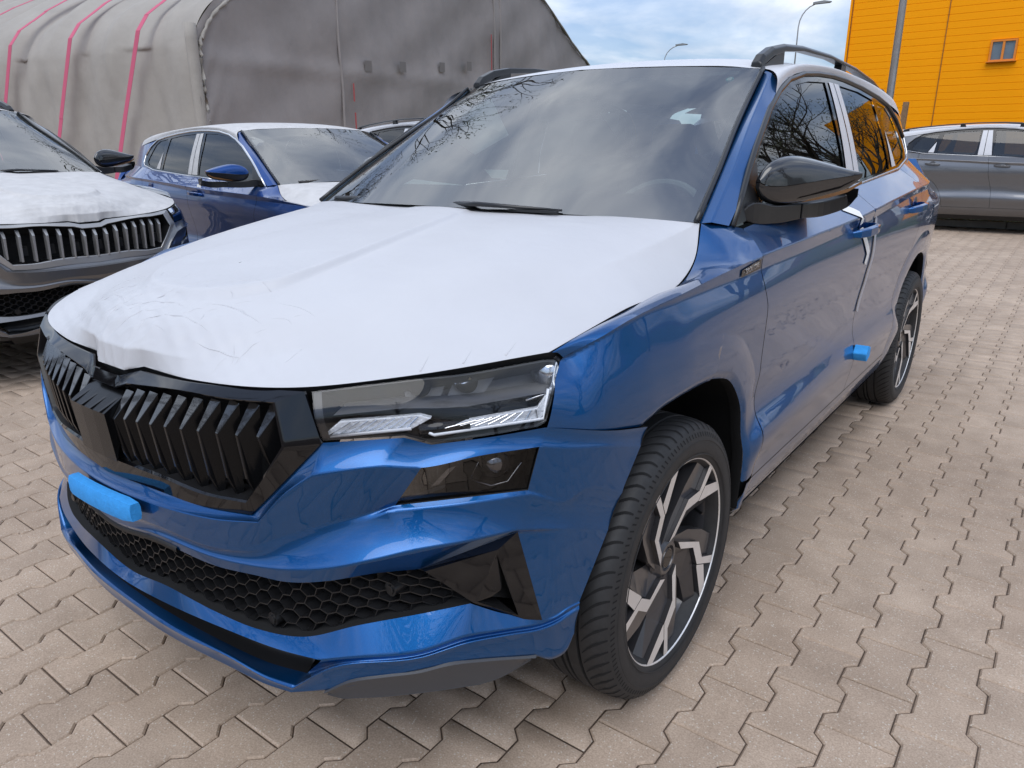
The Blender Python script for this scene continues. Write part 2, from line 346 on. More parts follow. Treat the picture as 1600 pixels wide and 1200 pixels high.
def panel(name, poly, m, parent, F, h=.022, holes=(), cons=(), mirror=True, label=None, off=0.0, thick=0.0, kind=None):
    """a skin panel cut to the outline poly in the (Y,Z) plane, X = F(Y,Z)+off, with exact normals"""
    poly = dens(poly, h*.7); hs = [dens(q, h*.7) for q in holes]
    V = []; E = []
    def ring(R, closed=True):
        k = len(V); V.extend(R); n = len(R)
        E.extend([(k+i, k+(i+1) % n) for i in range(n if closed else n-1)])
    ring(poly)
    for q in hs: ring(q)
    pa = np.array(poly); allr = [pa]+[np.array(q) for q in hs]
    def inside(P):
        c = inpoly(P, poly)
        for q in hs: c &= ~inpoly(P, q)
        return c
    bd = np.vstack(allr)
    extra = []
    for cl in cons:
        P = np.array(dens(cl, h*.7, False)); ok = inside(P); P = P[ok]
        if len(P):
            d = np.min(np.linalg.norm(P[:, None]-bd[None], axis=2), axis=1); extra += [tuple(p) for p in P[d > h*.15]]
    y0, z0 = pa.min(0); y1, z1 = pa.max(0)
    gy, gz = np.meshgrid(np.arange(y0, y1, h), np.arange(z0, z1, h)); gy = gy+(np.arange(gy.shape[0])[:, None] % 2)*h/2
    G = np.stack([gy.ravel(), gz.ravel()], 1); G = G[inside(G)]
    allb = np.vstack([bd]+([np.array(extra)] if extra else []))
    if len(G):
        d = np.concatenate([np.min(np.linalg.norm(g[:, None]-allb[None], axis=2), axis=1) for g in np.array_split(G, max(1, len(G)//200))]); G = G[d > h*.45]
    V += extra + [tuple(g) for g in G]
    vo, _, fo, *_ = delaunay_2d_cdt([Vector(v) for v in V], E, [], 0, 1e-6)
    vo = np.array([(v.x, v.y) for v in vo]); fo = np.array([f for f in fo if len(f) == 3])
    cen = vo[fo].mean(1); fo = fo[inside(cen)]
    a = vo[fo]; ar = (a[:, 1, 0]-a[:, 0, 0])*(a[:, 2, 1]-a[:, 0, 1])-(a[:, 1, 1]-a[:, 0, 1])*(a[:, 2, 0]-a[:, 0, 0])
    fo[ar < 0] = fo[ar < 0][:, ::-1]; fo = fo[np.abs(ar) > 1e-9]
    X = F(vo[:, 0], vo[:, 1])+off
    # loop normals
    cen = vo[fo].mean(1); LP = vo[fo]; LP = LP+(cen[:, None]-LP)*.12; q = LP.reshape(-1, 2); e = .0012
    fx = (F(q[:, 0]+e, q[:, 1])-F(q[:, 0]-e, q[:, 1]))/(2*e); fz = (F(q[:, 0], q[:, 1]+e)-F(q[:, 0], q[:, 1]-e))/(2*e)
    Nn = np.stack([np.ones_like(fx), -fx, -fz], 1); Nn /= np.linalg.norm(Nn, axis=1)[:, None]
    res = []
    for sgn in ((1, -1) if mirror else (1,)):
        P = np.stack([X*sgn, vo[:, 0], vo[:, 1]], 1); f = fo if sgn > 0 else fo[:, ::-1]
        nn = Nn.reshape(-1, 3, 3) if sgn > 0 else Nn.reshape(-1, 3, 3)[:, ::-1]*np.array([-1, 1, 1])
        me = mesh(name, P, f, True); me.materials.append(m)
        me.normals_split_custom_set(nn.reshape(-1, 3).tolist())
        o = obj(name, me, None, parent, label, kind)
        if thick:
            sm = o.modifiers.new('s', 'SOLIDIFY'); sm.thickness = thick; sm.offset = -1
        res.append(o)
    return res
def gx(Y, Z):
    Y = np.asarray(Y, float); t = np.asarray(Z, float)-1.12
    return .787-.22*t-.31*t*t-.006*np.maximum(0, Y-1.7)**2-.28*(np.maximum(Y-2.6, 0))**2
def arc_pts(y0, which, a0, a1, n=24, dr=0):
    th = np.linspace(a0, a1, n); r = arch_r(th, which)+dr
    return [(y0+r[i]*math.cos(math.radians(th[i])), .335+r[i]*math.sin(math.radians(th[i]))) for i in range(n)]
def yz_shift(P, k=1.0): return P
DATA = {"bumper":{"A":[[0.0,-0.855,0.643],[0.171,-0.8419,0.6464],[0.3001,-0.8192,0.6407],[0.4113,-0.79,0.6463],[0.4908,-0.7622,0.7283],[0.5573,-0.7308,0.8019],[0.6693,-0.6485,0.8115],[0.6997,-0.616,0.7954],[0.759,-0.5403,0.798],[0.8186,-0.4458,0.8013],[0.845,-0.3877,0.7855],[0.8689,-0.3101,0.7641],[0.8869,-0.1843,0.7368]],"B":[[0.0,-0.873,0.622],[0.1962,-0.8586,0.6249],[0.3538,-0.827,0.6319],[0.4442,-0.8006,0.6447],[0.4956,-0.7818,0.7042],[0.5517,-0.7564,0.7492],[0.6436,-0.6965,0.7678],[0.6997,-0.6429,0.7623],[0.762,-0.562,0.7726],[0.8172,-0.4632,0.7698],[0.8449,-0.397,0.7519],[0.8649,-0.3323,0.7378],[0.8847,-0.2066,0.7018]],"D":[[0.0,-0.871,0.582],[0.1875,-0.8599,0.5882],[0.3426,-0.8278,0.5781],[0.4287,-0.7993,0.5935],[0.4798,-0.773,0.616],[0.5504,-0.7322,0.6458],[0.6075,-0.6919,0.6657],[0.6453,-0.6578,0.6808],[0.728,-0.5735,0.6866],[0.8049,-0.4811,0.688],[0.842,-0.4047,0.657],[0.8554,-0.3663,0.6723],[0.8787,-0.258,0.6305]],"E":[[0.0,-0.871,0.572],[0.185,-0.8602,0.5777],[0.3409,-0.8282,0.5682],[0.4271,-0.7998,0.5814],[0.4794,-0.7743,0.6035],[0.5511,-0.7341,0.6329],[0.6101,-0.695,0.6578],[0.6401,-0.6732,0.6744],[0.7347,-0.5814,0.6806],[0.8099,-0.4781,0.6793],[0.841,-0.4072,0.6471],[0.8541,-0.3704,0.6602],[0.878,-0.2634,0.6183]],"P":[[0.0,-0.867,0.535],[0.1803,-0.8609,0.5581],[0.3401,-0.8305,0.5486],[0.4304,-0.8071,0.5529],[0.4918,-0.7898,0.5607],[0.571,-0.7575,0.5769],[0.6397,-0.7151,0.5968],[0.6974,-0.6627,0.6126],[0.7539,-0.5923,0.6172],[0.798,-0.5069,0.6154],[0.8389,-0.4155,0.5924],[0.8472,-0.3905,0.584],[0.8714,-0.3029,0.5504]],"F":[[0.0,-0.862,0.522],[0.1702,-0.8582,0.542],[0.3316,-0.8284,0.5266],[0.4218,-0.8056,0.5301],[0.4827,-0.7869,0.5306],[0.5607,-0.754,0.5453],[0.624,-0.6969,0.5562],[0.6763,-0.6356,0.5543],[0.7351,-0.5667,0.5806],[0.7932,-0.4969,0.6067],[0.839,-0.4154,0.5869],[0.8468,-0.3918,0.5776],[0.8707,-0.3063,0.5445]],"G":[[0.0,-0.852,0.408],[0.163,-0.851,0.4286],[0.3023,-0.8269,0.4115],[0.3987,-0.8063,0.4051],[0.5019,-0.7727,0.4128],[0.5959,-0.7195,0.4484],[0.6845,-0.6298,0.4628],[0.7417,-0.5748,0.4755],[0.7741,-0.5306,0.445],[0.8224,-0.4592,0.4095],[0.8354,-0.4323,0.4085],[0.8454,-0.4071,0.4161],[0.8555,-0.3789,0.4194]],"H":[[0.0,-0.871,0.394],[0.1594,-0.8634,0.3975],[0.3324,-0.8344,0.3923],[0.4701,-0.8022,0.3865],[0.5527,-0.776,0.3866],[0.6245,-0.7338,0.4013],[0.6983,-0.6675,0.4057],[0.7487,-0.603,0.4214],[0.7897,-0.5316,0.4143],[0.8243,-0.4575,0.4021],[0.8379,-0.4315,0.4076],[0.8478,-0.4062,0.4152],[0.8574,-0.3795,0.4176]],"I":[[0.0,-0.84,0.34],[0.1115,-0.8372,0.3396],[0.2823,-0.8127,0.3253],[0.3922,-0.7853,0.311],[0.4861,-0.764,0.3177],[0.5912,-0.7518,0.3842],[0.7,-0.6615,0.3986],[0.7473,-0.5981,0.4123],[0.7896,-0.5277,0.4063],[0.8249,-0.4562,0.3958],[0.8377,-0.4267,0.399],[0.8476,-0.4011,0.4063],[0.8555,-0.3787,0.412]],"K":[[0.0,-0.864,0.333],[0.1952,-0.8587,0.3335],[0.3456,-0.8374,0.3322],[0.4432,-0.8199,0.3183],[0.4979,-0.8067,0.3169],[0.579,-0.7714,0.3824],[0.7069,-0.6702,0.4004],[0.7561,-0.6064,0.4144],[0.7969,-0.535,0.4082],[0.8308,-0.4624,0.3962],[0.8423,-0.4312,0.3977],[0.8509,-0.4037,0.4033],[0.8584,-0.3829,0.4051]],"L":[[0.0,-0.862,0.306],[0.1724,-0.8559,0.3058],[0.326,-0.8359,0.3038],[0.4341,-0.8186,0.301],[0.4901,-0.8055,0.3033],[0.5716,-0.7708,0.3289],[0.7,-0.6715,0.3714],[0.7577,-0.5973,0.373],[0.7921,-0.5355,0.3561],[0.8204,-0.475,0.3344],[0.8337,-0.4414,0.3121],[0.8439,-0.4111,0.3131],[0.8518,-0.3894,0.3492]]},"frame_out":[[0,-0.822,0.852],[0.055,-0.822,0.853],[0.1,-0.8,0.866],[0.2672,-0.7913,0.8721],[0.4149,-0.7554,0.879],[0.5191,-0.7278,0.8863],[0.5573,-0.7308,0.8019],[0.4908,-0.7622,0.7283],[0.4113,-0.79,0.6463],[0.3001,-0.8192,0.6407],[0.171,-0.8419,0.6464],[0.0,-0.855,0.643]],"frame_in":[[0,-0.834,0.829],[0.05,-0.834,0.829],[0.092,-0.83,0.843],[0.2856,-0.812,0.8615],[0.3652,-0.7929,0.8591],[0.4719,-0.7632,0.8646],[0.4996,-0.7736,0.7948],[0.4583,-0.7852,0.7377],[0.4072,-0.7955,0.6743],[0.316,-0.8177,0.6714],[0.2034,-0.8392,0.6831],[0,-0.85,0.68]],"hl_top":[[0.5322,-0.7259,0.8872],[0.603,-0.6714,0.898],[0.6617,-0.6073,0.9039],[0.7133,-0.5324,0.905],[0.754,-0.4598,0.9088],[0.7835,-0.4033,0.9113],[0.7961,-0.3847,0.9067],[0.8026,-0.3815,0.8925]],"drl_a":[[0.555,-0.7207,0.8168],[0.5761,-0.7084,0.8376],[0.679,-0.621,0.8458],[0.6925,-0.6059,0.8385],[0.6709,-0.6297,0.8222],[0.5544,-0.721,0.8085]],"drl_b":[[0.6904,-0.6083,0.813],[0.728,-0.5593,0.8276],[0.7943,-0.4414,0.8312],[0.8049,-0.4171,0.8631],[0.8075,-0.4107,0.8643],[0.8009,-0.4266,0.8074],[0.696,-0.6019,0.8076]],"fog":[[0.6997,-0.6429,0.7623],[0.8172,-0.4632,0.7698],[0.8049,-0.4811,0.688],[0.6453,-0.6578,0.6808]],"washer":[[0.5597,-0.7284,0.6872],[0.601,-0.7148,0.7463],[0.6098,-0.7094,0.7502],[0.6542,-0.674,0.7565],[0.6565,-0.6705,0.7523],[0.6281,-0.6834,0.7057],[0.6183,-0.69,0.6968],[0.5612,-0.7258,0.6829]],"skid_top":[[0.5545,-0.7784,0.3224],[0.6012,-0.7528,0.3532],[0.652,-0.7155,0.3652],[0.6992,-0.6709,0.3692],[0.7335,-0.6319,0.3763],[0.7729,-0.5692,0.3653],[0.8197,-0.4762,0.3364]],"skid_bot":[[0.5541,-0.7708,0.3069],[0.5752,-0.753,0.2968],[0.6372,-0.7069,0.3018],[0.6886,-0.6574,0.3033],[0.7565,-0.5705,0.2984],[0.7724,-0.5413,0.2987],[0.8074,-0.4741,0.3172]],"cur_pts":[[0.6763,-0.6356,0.5543],[0.7932,-0.4969,0.6067],[0.8231,-0.4601,0.4089],[0.8037,-0.49,0.4191],[0.7492,-0.5744,0.4797],[0.6925,-0.6389,0.5568],[0.7797,-0.5387,0.5845],[0.7777,-0.5401,0.5752],[0.7974,-0.5017,0.433],[0.7547,-0.5698,0.4822],[0.7685,-0.5438,0.4848],[0.779,-0.5301,0.4967],[0.7577,-0.47,0.4362],[0.7488,-0.4862,0.4914],[0.7482,-0.5173,0.4651]],"glass_f":[[0.53,1.12],[0.58,1.175],[0.659,1.239],[0.801,1.326],[1.03,1.43],[1.188,1.468],[1.331,1.486],[1.541,1.495],[1.523,1.392],[1.525,1.224],[1.52,1.142],[1.0,1.118],[0.62,1.1]],"bpil":[[1.584,1.499],[1.71,1.497],[1.715,1.145],[1.535,1.143]],"glass_r":[[1.733,1.494],[2.005,1.485],[2.219,1.463],[2.235,1.34],[2.265,1.175],[1.76,1.15],[1.74,1.25]],"glass_q":[[2.275,1.458],[2.442,1.44],[2.51,1.405],[2.57,1.33],[2.625,1.25],[2.585,1.215],[2.44,1.187],[2.4,1.2],[2.32,1.33]],"cpil":[[2.295,1.34],[2.31,1.182],[2.39,1.186]],"apil_out":[[0.387,1.084],[0.513,1.16],[0.716,1.302],[0.842,1.38],[1.007,1.458]],"pillar_film":[[0.895,1.488],[0.948,1.48],[0.971,1.463],[1.005,1.456]],"film_front":[[0,-0.815,0.862],[0.055,-0.815,0.862],[0.098,-0.795,0.872],[0.2651,-0.7896,0.875],[0.4111,-0.7524,0.8822],[0.5054,-0.7275,0.8904],[0.5972,-0.6659,0.9022],[0.6481,-0.6087,0.9075],[0.694,-0.5454,0.9128],[0.7308,-0.4815,0.9146],[0.79,-0.397,0.925]],"c2":[[0.36,-0.673,0.911],[0.44,-0.63,0.939],[0.53,-0.553,0.958],[0.59,-0.445,0.963],[0.64,-0.332,0.978],[0.66,-0.252,0.992],[0.68,-0.17,1.007],[0.7,-0.048,1.031],[0.725,0.085,1.059],[0.745,0.207,1.081],[0.765,0.28,1.097]],"ws_side":[[0.741,0.335,1.091],[0.71,0.525,1.208],[0.667,0.733,1.326],[0.637,0.897,1.414],[0.62,1.037,1.504]],"dlo_fix":[[0.41,1.08],[0.5,1.151],[0.586,1.22],[0.664,1.273],[0.853,1.381],[0.988,1.438],[1.119,1.478],[1.305,1.508],[1.481,1.52],[1.677,1.525],[1.85,1.521],[2.082,1.506],[2.339,1.48],[2.5,1.452],[2.61,1.39],[2.69,1.312],[2.725,1.245],[2.69,1.212],[2.459,1.173],[2.144,1.157],[1.776,1.138],[1.2,1.114],[0.8,1.095],[0.45,1.077]]}
BLT = lambda y: float(h1(BY, BZ, y))
# ------------------------------------------------------------------ the car
def build_body(root):
    B = DATA['bumper']
    order = 'ABDEPFGHIKL'
    rows = [B[k] for k in order]
    und = [[x*.80, y+.10, .26] for x, y, z in B['L']]
    rows.append(und)
    cor = {0: (3, 5, 6, 7, 9), 1: (3, 5, 9), 2: (7, 9), 3: (7, 9), 4: (9,), 5: (7, 9), 6: (7, 9), 7: (4, 9), 8: (4,), 9: (4,), 10: (4,)}
    def skip(r, s):
        if r == 1 and s in (7, 8): return True            # fog lamp
        if r == 5 and s < 9: return True                   # intake + side curtain
        if r == 7 and s < 4: return True                   # slot under the ledge
        return False
    V, F = net(rows, 8, cor, sharp=(1, 2, 3, 4, 5, 6, 7, 8, 9, 10), m=4, eps=.0035, skip=skip,
               bulge={0: .003, 3: .004, 9: .002})
    surf('front_bumper', V, F, MT['blue'], root, join=True)[0]['label'] = 'metallic blue front bumper'
    # returns behind the openings
    def back(k1, k2, s0, s1, dy, scale=.9, name='liner', m='void', lift=0):
        a = herm(B[k1], cor.get(order.index(k1), ()), 8, True)[s0*8:s1*8+1]; b = herm(B[k2], cor.get(order.index(k2), ()), 8, True)[s0*8:s1*8+1]
        A2 = a*np.array([.94, 1, 1])+np.array([0, dy, lift]); B2 = b*np.array([.94, 1, 1])+np.array([0, dy, 0])
        G = np.array([a, A2, B2, b]); ns = len(a); Vv = G.reshape(-1, 3)
        Ff = [(r*ns+c, r*ns+c+1, (r+1)*ns+c+1, (r+1)*ns+c) for r in range(3) for c in range(ns-1)]
        return Vv, Ff
    Vv, Ff = back('F', 'G', 0, 7, .085); surf('intake_duct', Vv, Ff, MT['void'], root, join=True)
    Vv, Ff = back('H', 'I', 0, 4, .05, lift=-.012); surf('slot_duct', Vv, Ff, MT['satin'], root, join=True)
    # black rubbing lip along the lower edge of the number plate area
    f = herm(B['F'], (7, 9), 8, True)[:12]; V = []; Fq = []
    for i, p in enumerate(f):
        p = np.array(p); V += [p+(0, -.001, .006), p+(0, -.004, .003), p+(0, -.004, -.005), p+(0, .012, -.007)]
    for i in range(11):
        for k in range(3): Fq.append((i*4+k, i*4+k+1, (i+1)*4+k+1, (i+1)*4+k))
    surf('intake_lip', V, Fq, MT['black'], root, join=True)
    # honeycomb mesh of the lower intake: flat-topped hexagon ribs, built as real bars
    F_, G_ = herm(B['F'], (7, 9), 8, True), herm(B['G'], (7, 9), 8, True)
    def ip(u, v, dpt):      # u in stations 0..8, v 0 bottom..1 top
        s = abs(u)*8; i = min(int(s), len(F_)-2); t = s-i
        a = F_[i]*(1-t)+F_[i+1]*t; b = G_[i]*(1-t)+G_[i+1]*t; p = b*(1-v)+a*v
        q = np.array([p[0]*.985, p[1]+dpt, p[2]]); q[0] *= (1 if u >= 0 else -1); return q
    ulen = np.cumsum([0]+[float(np.linalg.norm((F_[i+1]+G_[i+1]-F_[i]-G_[i])/2)) for i in range(len(F_)-1)])
    umax = 7.6
    def ustation(sm):
        return float(np.interp(abs(sm), ulen, np.arange(len(ulen))/8))*(1 if sm >= 0 else -1)
    mb = MB(); pw = .056; nr = 8; tot = float(np.interp(umax*8, np.arange(len(ulen)), ulen))
    ncol = int(tot/pw)+1
    def bar(p, q, w=.0024):
        a0, b0 = p, q
        front = [a0, b0]; d = np.array(b0[0])-np.array(a0[0]); 
        P = [a0[0], b0[0], b0[1], a0[1]]
        n_ = np.array([0, 0, w]) if abs(d[2]) < abs(np.hypot(d[0], d[1])) else np.array([w*.8, w*.5*0, 0])
        V = [np.array(x)-n_/2 for x in P]+[np.array(x)+n_/2 for x in P]
        mb.add(V, [(0,1,2,3),(7,6,5,4),(0,4,5,1),(3,2,6,7),(0,3,7,4),(1,5,6,2)])
    def nd(sm, v):
        u = ustation(sm)
        if abs(u) > umax: return None
        lim = 1.0
        if v < -.02 or v > 1.02: return None
        v = min(max(v, 0), 1)
        return (ip(u, v, .016+.006*v), ip(u, v, .040))
    for r in range(nr+1):
        v0 = r/nr; dv_ = 1/nr
        for cidx in range(-ncol, ncol+1):
            x0 = (cidx+(r % 2)*.5)*pw
            A_ = nd(x0-pw*.15, v0); B_ = nd(x0+pw*.15, v0); C_ = nd(x0+pw*.35, v0+dv_); D_ = nd(x0-pw*.35, v0+dv_)
            if A_ and B_: bar(A_, B_)
            if B_ and C_: bar(B_, C_, .0022)
            if A_ and D_: bar(A_, D_, .0022)
    mb.build('honeycomb_grille', MT['satin'], root)
    # parking sensors
    for sx in (1, -1):
        for u, v in ((3.3, .16), (5.8, .52)):
            p = ip(u*sx, v, .013); m2 = MB(); m2.tube([p+np.array([0, .03, 0]), p], .014, 16).tube([p+np.array([0, .0, 0]), p+np.array([0, -.003, 0])], .009, 16)
            m2.build('parking_sensor', MT['satin'], root, angle=40)
    # skid plate corners
    a, b = herm(DATA['skid_top'], (), 6), herm(DATA['skid_bot'], (1, 4), 6)
    inn = b*np.array([.93, 1, 1])+np.array([0, .07, .0])
    ns = len(a); a0 = a; G = np.array([a0+np.array([.0, .004, .002]), a0+np.array([.004, -.004, -.002]), b+np.array([0, 0, .006]), b, inn]); Vv = G.reshape(-1, 3)
    Ff = [(r*ns+c, r*ns+c+1, (r+1)*ns+c+1, (r+1)*ns+c) for r in range(4) for c in range(ns-1)]
    for o in surf('skid_plate', Vv, Ff, MT['trim'], root): o.data.set_sharp_from_angle(angle=math.radians(30))
    c_ = herm(B['L'], (4,), 8, True)[:34]; c2_ = np.array([[x*.86, y+.12, .235] for x, y, z in c_]); c3_ = np.array([[x*.8, y+.5, .20] for x, y, z in c_])
    G = np.array([c_+np.array([0, .006, -.001]), c2_, c3_]); ns = len(c_)
    surf('underbody_panel', G.reshape(-1, 3), [(r*ns+c, r*ns+c+1, (r+1)*ns+c+1, (r+1)*ns+c) for r in range(2) for c in range(ns-1)], MT['black'], root, join=True)
    # side curtain of gloss black, with its shadowed duct
    Q = [np.array(q) for q in DATA['cur_pts']]
    tl, tr, br, br2, bl2, tl2, it, sA, sB, sC, sD, sE, sBd, sEd, lu = Q
    for sx in (1, -1):
        s = np.array([sx, 1, 1]); mb = MB()
        P = [q*s for q in Q]
        mb.add(P, [(0, 1, 6, 5), (5, 6, 7, 11, 10, 9, 4), (1, 2, 3, 8, 7, 6), (9, 8, 3, 4)])
        mb.build('air_curtain', MT['gloss'], root)
        MB().add([P[7], P[8], P[9], P[10], P[11], P[12], P[13]], [(0, 1, 5, 6), (6, 5, 3, 4), (0, 6, 4)]).build('air_slot', MT['void'], root)
        MB().add([P[9]+np.array([0, -.001, 0]), P[8]+np.array([0, -.001, 0]), P[14]], [(0, 1, 2)]).build('slot_floor', MT['cap'], root)
    for sx in (1, -1):
        W_ = MB(); P = [np.array(q)*np.array([sx, 1, 1]) for q in DATA['washer']]; cen = sum(P)/len(P)
        nrm = np.array([.62*sx, -.76, -.2]); nrm /= np.linalg.norm(nrm)
        P1 = [p+nrm*.0012 for p in P]; P0 = [cen+(p-cen)*1.016+nrm*.0002 for p in P]; n_ = len(P)
        MBg = MB(); MBg.add(P0+P1, [(i, (i+1) % n_, n_+(i+1) % n_, n_+i) for i in range(n_)]); MBg.build('panel_gap', MT['void'], root)
        W_.add(P1, [tuple(range(n_))]).build('washer_cover', MT['blue'], root)
    # grille frame
    fo, fi = DATA['frame_out'], DATA['frame_in']
    def resamp(P, k): return np.array(P)
    # common stations: pair outer/inner corners
    O = [fo[0], fo[1], fo[2], fo[3], fo[4], fo[5], fo[6], fo[7], fo[8], fo[9], fo[10], fo[11]]
    I = [fi[0], fi[1], fi[2], fi[3], fi[4], fi[5], fi[6], fi[7], fi[8], fi[9], fi[10], fi[11]]
    cn = (1, 2, 5, 6, 8)
    mid = [list(np.array(o)*.12+np.array(i)*.88+np.array([0, -.004, 0])) for o, i in zip(O, I)]
    inn = [[i[0]*.97, i[1]+.05, i[2]+(-.004 if k < 6 else .004)] for k, i in enumerate(I)]
    O1 = [list(np.array(o)+np.array([0, -.004, 0])) for o in O]
    V, F = net([O, O1, mid, I], 6, {k: cn for k in range(5)}, sharp=(1, 2), m=2, eps=.002)
    fr = surf('grille_frame', V, F, MT['gloss'], root, join=True)[0]; fr.data.set_sharp_from_angle(angle=math.radians(35))
    V, F = net([I, inn], 6, {k: cn for k in range(2)}, m=2); surf('grille_recess', V, F, MT['satin'], root, join=True)
    # backing
    bk = MB(); P = [(x*.99, y+.075, z) for x, y, z in fi]; P = [(-x, y, z) for x, y, z in P[::-1]]+P[1:]
    cenp = (0, -.74, .76); V = [cenp]+P; bk.add(V, [(0, i+1, (i+1) % len(P)+1) for i in range(len(P))]); bk.build('grille_backing', MT['void'], root)
    def planY(x): return -.872+.32*x*x+.22*abs(x)**3
    def topz(x): return float(np.interp(abs(x), [0, .06, .10, .31, .45], [.826, .828, .840, .853, .858]))
    def botz(x): return float(np.interp(abs(x), [0, .2, .33, .41, .46], [.662, .672, .668, .676, .735]))
    xs = [.0785+.0405*k for k in range(10)]
    for sx in (1, -1):
        for k, x in enumerate(xs):
            y = planY(x)+.004; zt, zb = topz(x)-.004, botz(x)+.004; slope = .32*2*x
            zf = zt-.052; yb = y+.062; wb, wf = .0155, .0045
            if k == 9: zb += .01
            def T(px, py, pz): return ((px)*sx, py, pz)
            sk = -.012  # blade sweeps outward toward the rear
            yb = y+.040; V = [T(x-wb+.012, yb, zt), T(x+wb+.012, yb, zt), T(x+wf, y+.004, zf), T(x-wf, y+.004, zf),
                 T(x+wf+.002, y+.012, zb+.035), T(x-wf+.002, y+.012, zb+.035), T(x+wf*.6+.005, y+.026, zb-.006), T(x-wf*.6+.005, y+.026, zb-.006), T(x+.012, yb-.004, zb), T(x-.004, yb-.004, zb)]
            mb = MB().add(V, [(0, 1, 2, 3), (3, 2, 4, 5), (5, 4, 6, 7), (1, 8, 6, 4, 2), (0, 3, 5, 7, 9), (7, 6, 8, 9)])
            o_ = mb.build('grille_slat', MT['finmat'], root, bevel=.0016); o_.data.materials.append(MT['cap']); o_.data.polygons[0].material_index = 1  # top face gets lighter glossy black as if sky-lit, sides stay darker
    # closed radar panel in the middle with ribbed top
    mb = MB()
    V = []; 
    for x in (-.073, -.025, .025, .073):
        y = planY(x)-.002; V += [(x, y+.006, .686), (x, y-.002, .790), (x, y+.050, .822)]
    F = []
    for i in range(3): F += [(i*3, i*3+1, (i+1)*3+1, (i+1)*3), (i*3+1, i*3+2, (i+1)*3+2, (i+1)*3+1)]
    F += [(0, 1, 2), (9, 11, 10)]
    mb.add(V, F); mb.build('radar_cover', MT['finmat'], root)
    for x in (-.055, -.018, .019, .056):
        MB().add([(x-.003, planY(x)-.006, .792), (x+.003, planY(x)-.006, .792), (x+.016, -.812, .826), (x+.004, -.812, .826), (x-.003, planY(x)+.002, .784), (x+.003, planY(x)+.002, .784), (x+.016, -.805, .81), (x+.004, -.805, .81)],
                 [(0, 1, 2, 3), (0, 3, 7, 4), (1, 5, 6, 2), (0, 4, 5, 1)]).build('cover_rib', MT['finmat'], root)
    # --- hood under white film
    ff = DATA['film_front']; c2 = DATA['c2']
    edge = [ff[0], ff[1], ff[2], ff[3], ff[5], ff[7], ff[10], [.805, -.161, .962], [.80, .125, .983], [.776, .243, 1.022], [.741, .335, 1.091]]
    C2 = [[0, -.806, .905], [.055, -.806, .905], [.10, -.796, .908], [.245, -.765, .905], [.40, -.668, .922], [.53, -.545, .958], [.645, -.325, .981], [.69, -.110, 1.019], [.711, .115, 1.053], [.723, .245, 1.074], [.738, .331, 1.092]]
    IN = [[0, -.765, .950], [.055, -.763, .950], [.105, -.755, .950], [.22, -.715, .952], [.34, -.62, .966], [.43, -.50, .994], [.54, -.30, 1.021], [.60, -.08, 1.050], [.64, .10, 1.070], [.648, .205, 1.085], [.655, .300, 1.098]]
    C1 = [[0, -.69, .985], [.05, -.689, .985], [.10, -.68, .986], [.175, -.64, .990], [.225, -.57, 1.002], [.235, -.46, 1.024], [.215, -.28, 1.052], [.185, -.10, 1.076], [.15, .05, 1.093], [.125, .13, 1.101], [.10, .235, 1.109]]
    DM = [[0, -.665, 1.004], [.045, -.664, 1.004], [.09, -.655, 1.006], [.158, -.618, 1.012], [.209, -.555, 1.022], [.222, -.455, 1.039], [.203, -.28, 1.064], [.172, -.10, 1.086], [.138, .05, 1.100], [.112, .13, 1.106], [.09, .223, 1.113]]
    DI = [[0, -.55, 1.022], [.02, -.55, 1.022], [.04, -.55, 1.022], [.075, -.54, 1.024], [.10, -.49, 1.032], [.105, -.41, 1.046], [.095, -.26, 1.068], [.08, -.10, 1.089], [.065, .05, 1.103], [.054, .13, 1.110], [.04, .222, 1.115]]
    CC = [[0, -.50, 1.031], [0, -.49, 1.033], [0, -.48, 1.035], [0, -.46, 1.038], [0, -.43, 1.043], [0, -.37, 1.053], [0, -.24, 1.072], [0, -.10, 1.090], [0, .05, 1.105], [0, .13, 1.111], [0, .220, 1.116]]
    V, F = net([edge, C2, IN, C1, DM, DI, CC], 20, {0: (1, 2, 6), 1: (1, 2)}, sharp=(1, 3, 4), m=13, eps=.006, mirror0=True)
    V = np.array(V)
    # wrinkles of the film: long shallow creases near the nose, small bubbles
    import mathutils.noise as mnoise
    def wr(p):
        x, y, z = p; w = 0
        nz = math.exp(-((y+.78)/.13)**2)
        w += .0010*nz*(math.sin(x*95+math.sin(y*60)*1.2)*.5+math.sin(x*41+y*33+.7)*.45+math.sin(x*160-y*90)*.35)
        w += .0011*math.exp(-((y+.72)/.05)**2)*math.sin(x*70+y*220)
        w += .0004*math.sin(x*23+y*19)*math.sin(y*31-x*7)
        nr2 = math.exp(-(max(0, y+.80)/.17)**2)*math.exp(-(x/.42)**2)+.10
        q = Vector((x*9+y*5, y*17-x*4, 1.3)); a1 = 1-abs(mnoise.noise(q)); a2 = 1-abs(mnoise.noise(q*2.3+Vector((5, 2, 7))))
        w += nr2*(.0013*a1**9+.0011*a2**8-.0004)
        return w
    def hood(sgn):
        P = V*np.array([sgn, 1, 1]); return np.array([[p[0], p[1], p[2]] for p in P])
    h = surf('hood', V, F, MT['film'], root, join=True)[0]
    h['label'] = 'bonnet wrapped in white protective film'
    bm = bmesh.new(); bm.from_mesh(h.data); bm.normal_update()
    for v in bm.verts:
        if v.is_boundary: v.co += v.normal*0; continue
        v.co += v.normal*wr(v.co)
    bm.to_mesh(h.data); bm.free()
    # raised creases of the film, laid on the hood surface
    from mathutils.bvhtree import BVHTree
    bv = BVHTree.FromPolygons([v.co.copy() for v in h.data.vertices], [tuple(p.vertices) for p in h.data.polygons])
